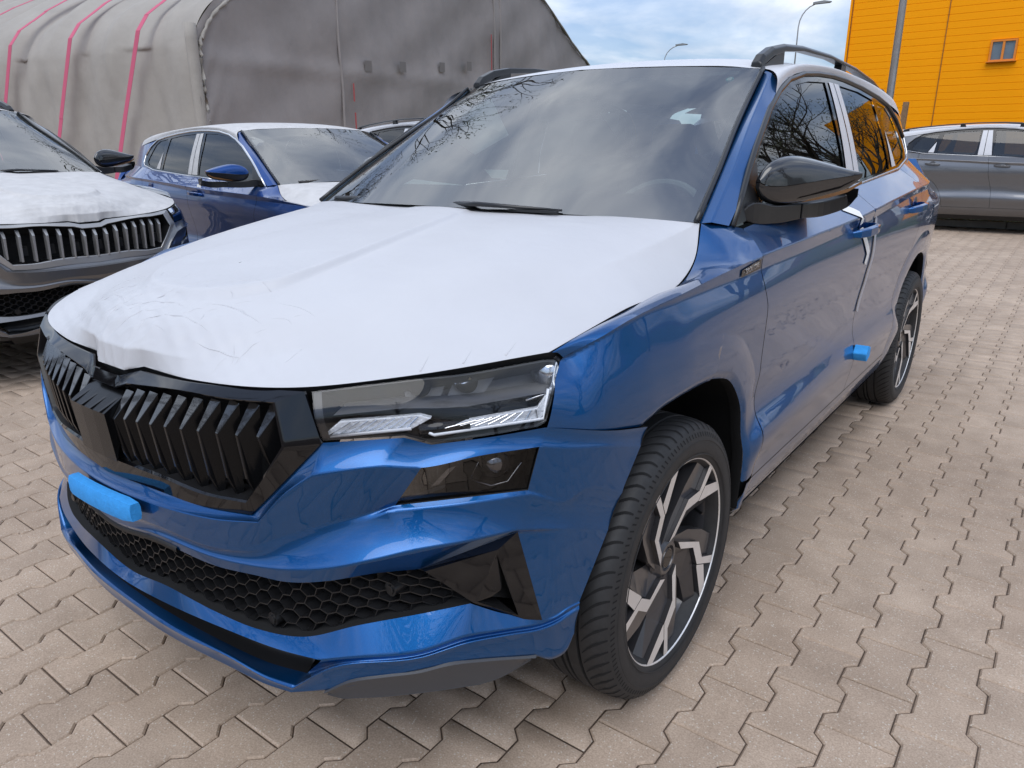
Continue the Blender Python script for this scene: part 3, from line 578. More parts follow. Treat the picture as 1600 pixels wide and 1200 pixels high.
    def crease(pts, w, taper=True, m_='film'):
        P = herm([list(p)+[0] for p in pts], (), 6); Q = []
        for p in P:
            hit, n_, _, _ = bv.ray_cast(Vector((p[0], p[1], 1.4)), Vector((0, 0, -1)))
            if hit is not None: Q.append((hit+Vector((0, 0, -w*.35))))
        if len(Q) > 3:
            k = len(Q); MB().tube([tuple(q) for q in Q], [w*(math.sin(math.pi*min(1, (i+.6)/k)) if taper else max(.15, 1-i/k)) for i in range(k)], 6).build('film_fold', MT[m_], root, smooth=True)
    for sx in (1, -1):
        for (x, y), (x1, y1) in (((.655, -.590), (.628, -.530)), ((.698, -.528), (.672, -.462)), ((.738, -.458), (.720, -.385))):
            crease([(x*sx, y), ((x+x1)/2*sx, (y+y1)/2+.004), (x1*sx, y1)], .0022, False)
    rw = random.Random(5)
    for P in ([(-.10, -.76), (-.02, -.72), (.07, -.70), (.16, -.705)], [(-.30, -.70), (-.22, -.66), (-.13, -.66)], [(-.28, -.74), (-.20, -.70), (-.12, -.715), (-.05, -.75)], [(.02, -.78), (.08, -.74), (.17, -.72), (.26, -.725)],
              [(.12, -.69), (.18, -.66), (.26, -.655), (.34, -.66)], [(.20, -.75), (.28, -.735), (.36, -.715)], [(-.05, -.785), (-.03, -.74), (.03, -.66), (.05, -.62)], [(-.08, -.785), (-.09, -.74), (-.06, -.68)], [(-.02, -.79), (.01, -.75), (.06, -.72)],
              [(.10, -.62), (.16, -.58), (.24, -.575)], [(-.36, -.65), (-.28, -.61), (-.20, -.60)], [(.26, -.60), (.33, -.585), (.40, -.59)], [(.42, -.70), (.415, -.65)], [(.33, -.755), (.325, -.70), (.335, -.67)]):
        crease(P, rw.uniform(.0011, .0019))
    for k in range(34):
        x = rw.uniform(-.36, .36); y = rw.uniform(-.785, -.60); a = rw.uniform(0, 3.14); L_ = rw.uniform(.02, .06)
        crease([(x, y), (x+L_/2*math.cos(a), y+L_/2*math.sin(a)+.004), (x+L_*math.cos(a), y+L_*math.sin(a))], rw.uniform(.0006, .0012))
    # smudge on the film
    # dark gap under hood edge
    e = herm(edge, (1, 2, 6), 10, True); G = np.array([e+np.array([0, .004, -.001]), e+np.array([-.01, .02, -.03]), e*np.array([.93, 1, 1])+np.array([0, .05, -.06])]); ns = len(e)
    surf('hood_gap', G.reshape(-1, 3), [(r*ns+c, r*ns+c+1, (r+1)*ns+c+1, (r+1)*ns+c) for r in range(2) for c in range(ns-1)], MT['void'], root, join=True)
    # --- fender top between crease and hood
    cr = [[.80, -.366, .91], [.84, -.298, .941], [.86, -.239, .962], [.87, -.166, .974], [.88, -.064, .985], [.885, .118, 1.0], [.8875, .22, 1.006], [.889, .30, 1.011], [.8895, .35, 1.0135], [.890, .392, 1.015]]
    cr = [[float(h1(KY, CX, q[1])), q[1], float(h1(KY, CZ, q[1]))] for q in cr]
    tp = [[.793, -.392, .924], [.803, -.332, .940], [.808, -.231, .953], [.809, -.161, .960], [.809, -.029, .973], [.804, .125, .981], [.780, .240, 1.020], [.745, .337, 1.091], [.780, .385, 1.086], [.812, .443, 1.0735]]
    md = [[(a[i]+b[i])/2+(.004 if i == 2 else 0) for i in range(3)] for a, b in zip(cr, tp)]
    md[6] = [.845, .235, 1.012]; md[7] = [.838, .318, 1.045]; md[8] = [.848, .365, 1.052]; md[9] = [.860, .405, 1.048]
    V, F = net([cr, md, tp], 8, {2: (7,)}, m=8, mirror0=False)
    surf('fender_top', V, F, MT['blue'], root)
    # --- fender side
    rowA = [B['A'][i] for i in (9, 10, 11, 12)]
    hlo = [(-.4439, .8004), (-.425, .84), (-.405, .875), (-.3815, .896), (-.366, .91)]
    crl = [(float(y), float(h1(KY, CZ, y))) for y in np.linspace(-.35, .388, 24)]
    split = [(.392, 1.013), (.400, .96), (.407, .928), (.428, .886), (.449, .807), (.466, .695), (.462, .60), (.457, .50), (.455, .40)]
    lip = arc_pts(0, 'lip', 9, 114, 34)
    lipj = [(y, z) for y, z in lip if not (y < -.18 and z < .745)]
    poly = hlo+crl+split+[(.40, .392)]+[p for p in lipj if p[1] > .39]+[(-.1843, .7368), (-.3088, .7635), (-.3866, .785)]
    yy = np.linspace(-.5, 3.5, 200)
    def cl(i, d=0, y0=-.5, y1=3.5):
        q = np.linspace(y0, y1, int((y1-y0)/.02)); Ls = side_lines(q); return [(float(a), float(b)+d) for a, b in zip(q, Ls[i][0])]
    cons = [cl(10, .0), cl(10, .006), cl(10, -.006), cl(4), cl(5)]+[arc_pts(y0, 'out', -5, 185, 90, d) for y0 in (0, 2.638) for d in (.004, -.004)]+[arc_pts(y0, 'lip', -5, 185, 90, .02) for y0 in (0, 2.638)]
    panel('front_fender', poly, MT['blue'], root, side_pt, .018, cons=cons)
    cons2 = cons+[cl(11, .004), cl(11, -.003), cl(11, -.012)]
    fd = [(.396, 1.013), (.404, .96), (.411, .928), (.432, .886), (.453, .807), (.470, .695), (.466, .60), (.461, .50), (.459, .40), (.462, .385), (1.43, .385), (1.445, .60), (1.47, .70), (1.50, .795), (1.524, .884), (1.530, .96), (1.545, 1.04), (1.56, BLT(1.56))]
    bl = BLT
    top = [(y, bl(y)) for y in np.linspace(1.5, .50, 16)]+[(.448, 1.073), (.418, 1.057), (.404, 1.038)]
    d1 = panel('front_door', fd+top, MT['blue'], root, side_pt, .022, cons=cons2)
    ra = arc_pts(2.638, 'out', 172, 128, 16, .012)
    rd = [(1.564, bl(1.564)), (1.549, 1.04), (1.534, .96), (1.528, .884), (1.504, .795), (1.474, .70), (1.449, .60), (1.434, .385), (2.06, .385)]+[p for p in ra if p[1] > .39]+[(2.36, .82), (2.45, .95), (2.50, 1.08), (2.50, bl(2.5))]
    panel('rear_door', rd+[(y, bl(y)) for y in np.linspace(2.42, 1.62, 12)], MT['blue'], root, side_pt, .024, cons=cons2)
    lipr = arc_pts(2.638, 'lip', 176, 4, 50)
    q = [(2.064, .385)]+[p for p in lipr]+[(3.05, .34), (3.42, .34), (3.46, .60), (3.46, 1.05), (3.40, bl(3.4)), (3.0, bl(3.0)), (2.7, bl(2.7)), (2.504, bl(2.504)), (2.504, 1.08), (2.454, .95), (2.364, .82)]+ra[::-1][:0]
    ra2 = [(y-.0, z) for y, z in arc_pts(2.638, 'out', 128, 172, 16, .008)]
    q += [p for p in ra2 if p[1] > .39]
    panel('rear_fender', q, MT['blue'], root, side_pt, .026, cons=cons2)
    panel('side_sill', [(.42, .381), (.40, .33), (.40, .27), (.45, .215), (2.15, .215), (2.24, .30), (2.235, .381)], MT['blue'], root, side_pt, .03)
    panel('sill_cladding', [(.405, .262), (.45, .20), (2.15, .20), (2.2, .262)], MT['black'], root, side_pt, .03, off=.004)
    inner = [(.30, .25), (3.3, .25), (3.3, 1.1), (1.0, 1.09), (.45, 1.07), (.40, .95), (.43, .85)]
    panel('inner_body', [(.405, .235), (2.2, .235), (2.3, .7), (2.62, .90), (2.62, 1.10), (1.0, 1.08), (.40, 1.05), (-.33, .87), (-.1, .90), (.33, .84), (.42, .7)], MT['void'], root, sideX, .05, off=-.016)
    # arch lips turned inward + wheelhouse liners
    for y0 in (0, 2.638):
        a0, a1 = (-4, 186)
        th = np.linspace(a0, a1, 60); P = arc_pts(y0, 'lip', a0, a1, 60)
        Xl = side_pt([p[0] for p in P], [p[1] for p in P])
        if y0 == 0:
            m = [i for i in range(60)]
        V = []
        for i, (y, z) in enumerate(P): V += [(Xl[i]-.001, y, z), (Xl[i]-.03, y, z+.002), (Xl[i]-.031, y0+(y-y0)*1.03, .335+(z-.335)*1.03), (.52, y0+(y-y0)*1.03, .335+(z-.335)*1.03)]
        F = [(i*4+k, i*4+k+1, (i+1)*4+k+1, (i+1)*4+k) for i in range(59) for k in range(3)]
        surf('wheelhouse_liner', V, F, MT['void'], root)
        k = len(P); Vc = [(.53, y0, .335)]+[(.53, y0+(y-y0)*1.03, .335+(z-.335)*1.03) for y, z in P]
        surf('wheelhouse_wall', Vc, [(0, i+1, i+2) for i in range(k-1)], MT['void'], root)
    # bumper's own arch return
    r_ = [B[k][12] for k in 'ABDEPFGHIKL']; V = []
    for p in r_: V += [p, [p[0]-.03, p[1]+.004, p[2]], [p[0]-.031, p[1]-.02, p[2]], [.55, p[1]-.02, p[2]]]
    surf('arch_return', V, [(i*4+k, i*4+k+1, (i+1)*4+k+1, (i+1)*4+k) for i in range(len(r_)-1) for k in range(3)], MT['void'], root)
    # --- rear end
    rr = []
    for z, yb, w in ((.34, 3.50, .70), (.55, 3.52, .74), (.80, 3.50, .75), (1.05, 3.47, .72), (1.20, 3.42, .68)):
        x_ = float(side_pt([3.42], [z])[0]); rr.append([[x_, 3.42, z], [(x_+w)/2+.02, 3.47, z], [w-.10, yb, z], [.3, yb+.02, z], [0, yb+.025, z]])
    V, F = net(rr, 5, {}, m=4, mirror0=False); surf('tailgate', V, F, MT['blue'], root, join=True)
    # --- greenhouse
    dlo = DATA['dlo_fix']; holes = [DATA['glass_f'], DATA['glass_r'], DATA['glass_q']]
    panel('window_frame', dlo, MT['gloss'], root, gx, .03, holes=holes, off=.001)
    for nm, k in (('front_side_window', 'glass_f'), ('rear_side_window', 'glass_r'), ('quarter_window', 'glass_q')):
        P = np.array(DATA[k]); c_ = P.mean(0); P = c_+(P-c_)*1.02
        panel(nm, [tuple(p) for p in P], MT['sg'], root, gx, .03, off=-.004)
    bp = DATA['bpil']
    panel('pillar_film', bp, MT['filmroof'], root, gx, .03, off=.004)
    panel('rear_pillar_film', DATA['cpil'], MT['filmroof'], root, gx, .03, off=.004)
    # split line in the B-pillar film
    a = (np.array(bp[0])*.52+np.array(bp[1])*.48); b = (np.array(bp[3])*.42+np.array(bp[2])*.58)
    panel('pillar_gap', [tuple(a+(.004, 0)), tuple(b+(.004, 0)), tuple(b-(.004, 0)), tuple(a-(.004, 0))], MT['gloss'], root, gx, .03, off=.0052)
    # outer moulding round the window opening (rounded black/chrome strip)
    for sx in (1, -1):
        top_ = [p for p in dlo[:16]]; X = gx([p[0] for p in top_], [p[1] for p in top_]); 
        MB().tube([((X[i]+.002)*sx, p[0], p[1]) for i, p in enumerate(top_)], .009, 8).build('window_moulding', MT['satin'], root, smooth=True)
        low = dlo[15:-2]; X = gx([p[0] for p in low], [p[1] for p in low])
        MB().tube([((X[i]+.003)*sx, p[0], p[1]-.002) for i, p in enumerate(low)], .006, 8).build('waist_strip', MT['brushed'], root, smooth=True)
    # A pillar
    ws = np.array(DATA['ws_side']); ao = [(float(gx(y, z))+.003, y, z) for y, z in DATA['apil_out']]
    t5 = [0, .27, .53, .76, 1]
    ao = herm(ao, (), 6); ao = [ao[int(round(t*(len(ao)-1)))] for t in t5]
    mid = [[w[0]*.62+a_[0]*.38+.005, w[1]*.62+a_[1]*.38-.008, w[2]*.62+a_[2]*.38+.006] for w, a_ in zip(ws, ao)]
    V, F = net([ao, mid, ws], 6, {}, sharp=(1,), m=5, eps=.004, mirror0=False)
    surf('windshield_pillar', V, F, MT['blue'], root)
    sk = [np.array(w)+np.array([-.004, -.012, .006]) for w in ws]
    for sx in (1, -1):
        MB().tube([tuple(p*np.array([sx, 1, 1])) for p in herm([list(q) for q in sk], (), 5)], .0075, 8).build('windshield_trim', MT['satin'], root, smooth=True)
    # windshield glass
    bot = [[0, .17, 1.114], [.2, .185, 1.112], [.4, .218, 1.107], [.6, .285, 1.099], [.735, .335, 1.091]]
    tpw = [[0, .925, 1.534], [.18, .945, 1.532], [.36, .975, 1.527], [.52, 1.01, 1.518], [.612, 1.035, 1.506]]
    def lerp(t, bulge):
        r = []
        for a_, b_ in zip(bot, tpw):
            p = np.array(a_)*(1-t)+np.array(b_)*t; p += np.array([0, -.50, .86])*bulge*4*t*(1-t); r.append(list(p))
        return r
    rows = [lerp(t, .022) for t in (0, .25, .5, .75, 1)]
    for k, t in enumerate((0, .25, .5, .75, 1)):      # match the pillar edge curve
        e_ = herm([list(q) for q in ws], (), 10); q = e_[int(round(t*(len(e_)-1)))]; rows[k][4] = [q[0]-.008, q[1]-.006, q[2]+.003]
    V, F = net(rows, 8, {}, m=6, mirror0=True); surf('windshield', V, F, MT['ws'], root, join=True)
    # frit band
    Vg = np.array(V).reshape(-1, 33, 3); nr_ = len(Vg)
    def frit(r, c):
        tt = r/(nr_-1); xx = c/32
        edge_ = .93 if tt > .12 else .90
        return tt < .135 or tt > .955 or xx > .945
    Fr = [(r*33+c, r*33+c+1, (r+1)*33+c+1, (r+1)*33+c) for r in range(nr_-1) for c in range(32) if frit(r+.5, c+.5)]
    surf('glass_border', np.array(V)+np.array([0, .003, -.004]), Fr, MT['frit'], root, join=True)
    # sensor housing + mirror behind the glass
    MB().prism([(-.10, .955, 1.520), (.10, .955, 1.520), (.075, .80, 1.43), (-.075, .80, 1.43)], (0, .05, -.02)).build('sensor_housing', MT['frit'], root, bevel=.01)
    MB().box((0, .84, 1.40), (.24, .03, .07)).build('rear_view_mirror', MT['gloss'], root, bevel=.012)
    MB().tube([(.530, .978, 1.4745), (.530, .9745, 1.4795)], .0125, 24).build('glass_sticker', MT['turq'], root)
    MB().tube([(.530, .9745, 1.4795), (.530, .9740, 1.4802)], .0085, 24).build('sticker_centre', MT['sheet'], root)
    # roof
    Yk = [.925, 1.05, 1.25, 1.6, 2.0, 2.4, 2.7, 2.95]
    def rz(x, y):
        zc = float(h1([.925, 1.05, 1.25, 1.6, 2.0, 2.4, 2.8, 3.15, 3.3], [1.536, 1.563, 1.588, 1.600, 1.596, 1.580, 1.550, 1.515, 1.50], y)); u = x/.64
        return zc-.034*u**2-.022*u**6
    zt = lambda y: float(np.interp(y, [p[0] for p in dlo[4:14]]+[3.2], [p[1] for p in dlo[4:14]]+[1.36]))+.008
    rows = []
    for x0, xw in ((0, 0), (.2, .2), (.38, .38), (.52, .52), (.585, .585), (.622, .622)):
        fy = float(np.interp(x0, [0, .18, .36, .52, .612], [.925, .945, .975, 1.01, 1.035])); fz = float(np.interp(x0, [0, .18, .36, .52, .612], [1.536, 1.534, 1.529, 1.520, 1.508]))
        r = []
        for k, y in enumerate([0, .04, .12]+Yk[3:]):
            yy_ = fy+y if k < 3 else y; s_ = min(1, (yy_-fy)/.25) if k < 3 else 1
            z = fz if k == 0 else fz*(1-s_)+rz(x0, yy_)*s_ if k < 3 else rz(x0, yy_)
            if k in (1, 2): z = fz+(rz(x0, fy+.25)-fz)*(s_*1.25 if k == 2 else s_*1.6)*.9
            r.append([x0*(1-.11*max(0, (yy_-2.5)/.45)**1.5) if x0 > .5 else x0, yy_, z])
        rows.append(r)
    last = []
    for k, y in enumerate([0.94, .99, 1.10]+Yk[3:]):
        z = zt(y); last.append([float(gx(y, z))+.003, y, z])
    midr = [[a_[0]*.45+b_[0]*.55+.014, (a_[1]+b_[1])/2, a_[2]*.52+b_[2]*.48+.012] for a_, b_ in zip(rows[-1], last)]
    V, F = net(rows+[midr, last], 5, {}, sharp=(), m=4, mirror0=False)
    rf = surf('roof', V, F, MT['filmroof'], root, join=True)[0]; rf['label'] = 'roof covered with white protective film'
    # rear spoiler + window
    a = [[0, 2.93, 1.514], [.3, 2.93, 1.508], [.47, 2.92, 1.488], [.53, 2.92, 1.465]]; b = [[0, 3.30, 1.505], [.3, 3.28, 1.50], [.46, 3.22, 1.485], [.52, 3.14, 1.465]]; c_ = [[0, 3.29, 1.48], [.3, 3.27, 1.475], [.46, 3.21, 1.46], [.52, 3.13, 1.44]]
    d_ = [[0, 3.22, 1.45], [.3, 3.20, 1.44], [.45, 3.12, 1.42], [.53, 3.02, 1.39]]
    V, F = net([a, b, c_, d_], 5, {}, sharp=(1, 2), m=3); surf('roof_spoiler', V, F, MT['filmroof'], root, join=True)
    b2 = [[0, 3.47, 1.16], [.3, 3.45, 1.16], [.50, 3.40, 1.17], [.60, 3.36, 1.18]]
    V, F = net([d_, b2], 5, {}, m=4); surf('rear_window', V, F, MT['sg'], root, join=True)
    # D pillar (blue) between DLO and tail
    dl = dlo[10:16]
    dp = [(2.36, 1.20), (2.46, 1.228), (2.7, 1.235), (3.0, 1.243), (3.36, 1.19), (3.27, 1.33), (3.18, 1.43), (3.10, 1.47), (2.8, 1.48), (2.44, 1.48), (2.448, 1.42)]
    def gxD(Y, Z): return gx(Y, Z)-.0
    panel('rear_pillar', [(2.62, 1.17), (2.7, 1.18), (3.0, 1.19), (3.40, 1.18), (3.24, 1.31), (3.04, 1.43), (2.7, 1.46), (2.45, 1.47), (2.55, 1.40), (2.64, 1.30)], MT['blue'], root, gxD, .04, off=-.004)
    # roof rails
    for sx in (1, -1):
        P = [(.584, 1.045, 1.530), (.585, 1.075, 1.556), (.586, 1.15, 1.584), (.587, 1.26, 1.602), (.588, 1.45, 1.613), (.588, 1.8, 1.614), (.585, 2.2, 1.596), (.578, 2.55, 1.568), (.566, 2.75, 1.545), (.56, 2.82, 1.525)]
        mb = MB(); V = []
        for i, (x, y, z) in enumerate(P):
            t = i/(len(P)-1); hgt = [.028, .030, .028, .022, .017, .015, .015, .017, .02, .02][i]; wd = .019
            V += [((x-wd)*sx, y, z-hgt), ((x-wd*.8)*sx, y, z), ((x+wd*.5)*sx, y, z+.002), ((x+wd)*sx, y, z-.006), ((x+wd)*sx, y, z-hgt)]
        F = [(i*5+k, i*5+(k+1) % 5, (i+1)*5+(k+1) % 5, (i+1)*5+k) for i in range(len(P)-1) for k in range(5)]+[(0, 1, 2, 3, 4), tuple(range(45, 50))[::-1]]
        r_ = mb.add(V, F).build('roof_rail', MT['satin'], root, bevel=.003)
        for (y0, y1, z0) in ((1.045, 1.26, 1.515), (1.95, 2.03, 1.545), (2.72, 2.82, 1.49)):
            zt0 = float(np.interp(y0, [p[1] for p in P], [p[2] for p in P]))-.012; zt1 = float(np.interp(y1, [p[1] for p in P], [p[2] for p in P]))-.012
            MB().prism([(.570*sx, y0, z0), (.570*sx, y1, z0), (.570*sx, y1, zt1), (.570*sx, y0+.02, zt0)], (.03*sx, 0, 0)).build('rail_foot', MT['satin'], r_)
    return cons2
def lamps(root):
    B = DATA['bumper']
    ht = DATA['hl_top']; top = [ht[0], ht[1], ht[2], ht[3], ht[4], ht[5], ht[6], ht[7]]
    bt = [B['A'][5], list((np.array(B['A'][5])*.5+np.array(B['A'][6])*.5)), B['A'][6], B['A'][7], B['A'][8], list(np.array(B['A'][8])*.45+np.array(B['A'][9])*.55), list(np.array(B['A'][8])*.1+np.array(B['A'][9])*.9+(0, 0, .002)), [B['A'][9][0]-.002, B['A'][9][1]+.002, B['A'][9][2]+.006]]
    bt = [[p[0], p[1], p[2]+.004] for p in bt]
    mid = [[(a[0]*.5+b[0]*.5)+.006, (a[1]*.5+b[1]*.5)-.010, a[2]*.5+b[2]*.5] for a, b in zip(top, bt)]
    V, F = net([top, mid, bt], 6, {0: (5,), 2: (2, 3)}, m=6, mirror0=False)
    Vn = np.array(V); ns = 43
    lens = surf('headlight', Vn, F, MT['lens'], root)
    for o in lens: o['label'] = 'clear headlight with jagged light strips'
    # black border ring just under the lens
    G = Vn.reshape(-1, ns, 3); nr = len(G)
    Fb = [(r*ns+c, r*ns+c+1, (r+1)*ns+c+1, (r+1)*ns+c) for r in range(nr-1) for c in range(ns-1) if r in (0, nr-2) or c in (0, ns-2)]
    bord = surf('lamp_border', Vn+np.array([-.001, .003, -.001]), Fb, MT['satin'], None)
    # housing
    ins = Vn.copy().reshape(-1, ns, 3); cen = ins.mean((0, 1)); depth = np.array([-.045, .085, -.012])
    back = cen+(ins-cen)*np.array([.88, .88, .80])+depth
    Vb = back.reshape(-1, 3); Fq = [(r*ns+c, r*ns+c+1, (r+1)*ns+c+1, (r+1)*ns+c) for r in range(nr-1) for c in range(ns-1)]
    hous = surf('lamp_housing', Vb, Fq, MT['lampdark'], None)
    loop = [(0, c) for c in range(ns)]+[(r, ns-1) for r in range(1, nr)]+[(nr-1, c) for c in range(ns-2, -1, -1)]+[(r, 0) for r in range(nr-2, 0, -1)]
    A_ = [G[r, c] for r, c in loop]; Bk = [back[r, c] for r, c in loop]; n_ = len(A_)
    wall = surf('lamp_wall', A_+Bk, [(i, (i+1) % n_, n_+(i+1) % n_, n_+i) for i in range(n_)], MT['satin'], None)
    for i, sx in enumerate((1, -1)):
        L_ = lens[i]; s = np.array([sx, 1, 1])
        for q in (bord[i], hous[i], wall[i]): q.parent = L_
        def inner(px, dep):    # point below the lens at grid fraction (u,v)
            u, v = px; r = int(v*(nr-1)); c = int(u*(ns-1)); return (G[r, c]+np.array([-.45, .85, -.1])*dep)*s
        # divider plane: upper tilted tray
        tr = [inner((u, .52), .012) for u in np.linspace(.06, .94, 9)]+[inner((u, .46), .075) for u in np.linspace(.94, .06, 9)]
        MB().add(tr, [(k, k+1, 16-k, 17-k) for k in range(8)]).build('lamp_tray', MT['lampdark'], L_)
        # two small bowls with LED chips
        for u in (.30, .45):
            p = inner((u, .27), .034); nrm = np.array([.40*sx, -.90, .05]); nrm /= np.linalg.norm(nrm)
            mb = MB(); R = [.022, .020, .014, .004]; D_ = [0, .010, .018, .021]
            mb.tube([p-nrm*d for d in D_], R, 20, False); mb.build('reflector_bowl', MT['refl'], L_, smooth=True)
            MB().box(p-nrm*.016+np.array([0, 0, .008]), (.016, .012, .012)).build('lamp_chip', mat('lamp_chip', (.55, .45, .28), .4) if 'lamp_chip' not in bpy.data.materials else bpy.data.materials['lamp_chip'], L_)
            MB().add([inner((u-.065, .10), .062), inner((u+.075, .10), .062), inner((u+.06, .44), .066), inner((u-.06, .44), .066)], [(0, 1, 2, 3)]).build('reflector_wing', MT['lampdark'], L_)
        # main projector near the outer end
        p = inner((.80, .32), .05); nrm = np.array([.42*sx, -.88, .05]); nrm /= np.linalg.norm(nrm)
        MB().tube([p-nrm*.03, p, p+nrm*.004], [.034, .034, .030], 28).build('projector_ring', MT['satin'], L_, angle=30)
        MB().tube([p-nrm*.001, p+nrm*.010, p+nrm*.016, p+nrm*.019], [.028, .024, .015, .002], 28).build('projector_lens', MT['refl'], L_, smooth=True)
        pts = [inner((.70, .62), .02), inner((.86, .56), .018), inner((.93, .22), .018)]
        MB().tube(pts, .0018, 6).build('chrome_line', MT['chrome'], L_, smooth=True)
        MB().add([inner((.90, .10), .012), inner((.955, .10), .012), inner((.945, .24), .014), inner((.925, .22), .014)], [(0, 1, 2, 3)]).build('side_reflector', MT['refl'], L_)
        for nm in ('drl_a', 'drl_b'):
            P = [np.array(q)*s for q in DATA[nm]]; d_ = np.array([-.008*sx, .012, 0])
            MB().prism(P, d_).build('light_strip', MT['drl'], L_, bevel=.002)
            lowe = [P[0], P[-1], P[-2]] if nm == 'drl_a' else [P[0], P[-1], P[-2], P[3]]
            MB().tube([q+np.array([.001*sx, -.004, .002]) for q in lowe], .0032, 6).build('light_bar', bpy.data.materials.get('lit_white') or mat('lit_white', (.85, .86, .88), .2, coat=1), L_, smooth=True)
            # diagonal facets
            if nm == 'drl_b': a0, a1, b0, b1 = P[0], P[5], P[1], P[2]
            else: a0, a1, b0, b1 = P[5], P[4], P[1], P[2]
            for k in range(9):
                t = (k+.5)/9; q0 = a0+(a1-a0)*t; q1 = b0+(b1-b0)*min(1, t+.10)
                MB().tube([q0+np.array([.001*sx, -.0035, .004]), q1+np.array([.001*sx, -.0035, -.001])], .0010, 5).build('light_facet', MT['chrome'], L_)
        MB().tube([inner((.34, .86), .02), inner((.50, .84), .03)], .016, 10).build('lamp_dark_cone', MT['gloss'], L_, smooth=True)
    # fog lamps
    f = [np.array(q) for q in DATA['fog']]; tl, tr, br, bl = f
    r0 = herm(B['B'], (3, 5, 9), 8, True)[56:73]; r1 = herm(B['D'], (7, 9), 8, True)[56:73]
    V = []
    for t in (0, .33, .66, 1): V += [p*(1-t)+q*t+np.array([-.003, .005, 0]) for p, q in zip(r0, r1)]
    F = [(r*17+c, r*17+c+1, (r+1)*17+c+1, (r+1)*17+c) for r in range(3) for c in range(16)]
    fl = surf('fog_lamp', V, F, MT['foglens'], root)
    for i, sx in enumerate((1, -1)):
        L_ = fl[i]; s = np.array([sx, 1, 1]); L_['label'] = 'smoked fog lamp in the bumper'
        A_ = [p for p in r0]+[p for p in r1[::-1]]; Bk = [np.array([p[0]*.93, p[1]+.06, p[2]*.97+.02]) for p in A_]; n_ = len(A_)
        V = [p*s for p in A_+Bk]
        mb = MB().add(V, [(k, (k+1) % n_, n_+(k+1) % n_, n_+k) for k in range(n_)]+[tuple(range(n_, 2*n_))]); mb.build('fog_housing', MT['void'], L_)
        def fin(u, v, dep):
            a = r0[int(u*16)]; b = r1[int(u*16)]; p = a*(1-v)+b*v; return (p+np.array([-.4, .8, 0])*dep)*s
        p = fin(.66, .38, .035); nrm = np.array([.45*sx, -.88, 0.0])
        MB().tube([p-nrm*.02, p, p+nrm*.005], [.030, .030, .026], 24).build('projector_ring', MT['gloss'], L_, angle=30)
        MB().tube([p, p+nrm*.010, p+nrm*.015], [.022, .017, .002], 24).build('projector_lens', MT['refl'], L_, smooth=True)
        MB().tube([fin(.50, .20, .012), fin(.55, .62, .012), fin(.70, .84, .012), fin(.84, .78, .012), fin(.93, .36, .012)], .0016, 6).build('chrome_line', MT['chrome'], L_, smooth=True)
        MB().add([fin(.27, .22, .012), fin(.36, .20, .012), fin(.26, .62, .012), fin(.19, .70, .012)], [(0, 1, 2, 3)]).build('reflector_wing', MT['refl'], L_)
        MB().add([fin(.88, .12, .01), fin(.93, .12, .01), fin(.92, .24, .01), fin(.90, .24, .01)], [(0, 1, 2, 3)]).build('side_reflector', MT['refl'], L_)
        MB().add([fin(.06, .88, .008), fin(.34, .62, .008), fin(.36, .72, .008), fin(.08, .97, .008)], [(0, 1, 2, 3)]).build('reflector_wing', MT['trim'], L_)
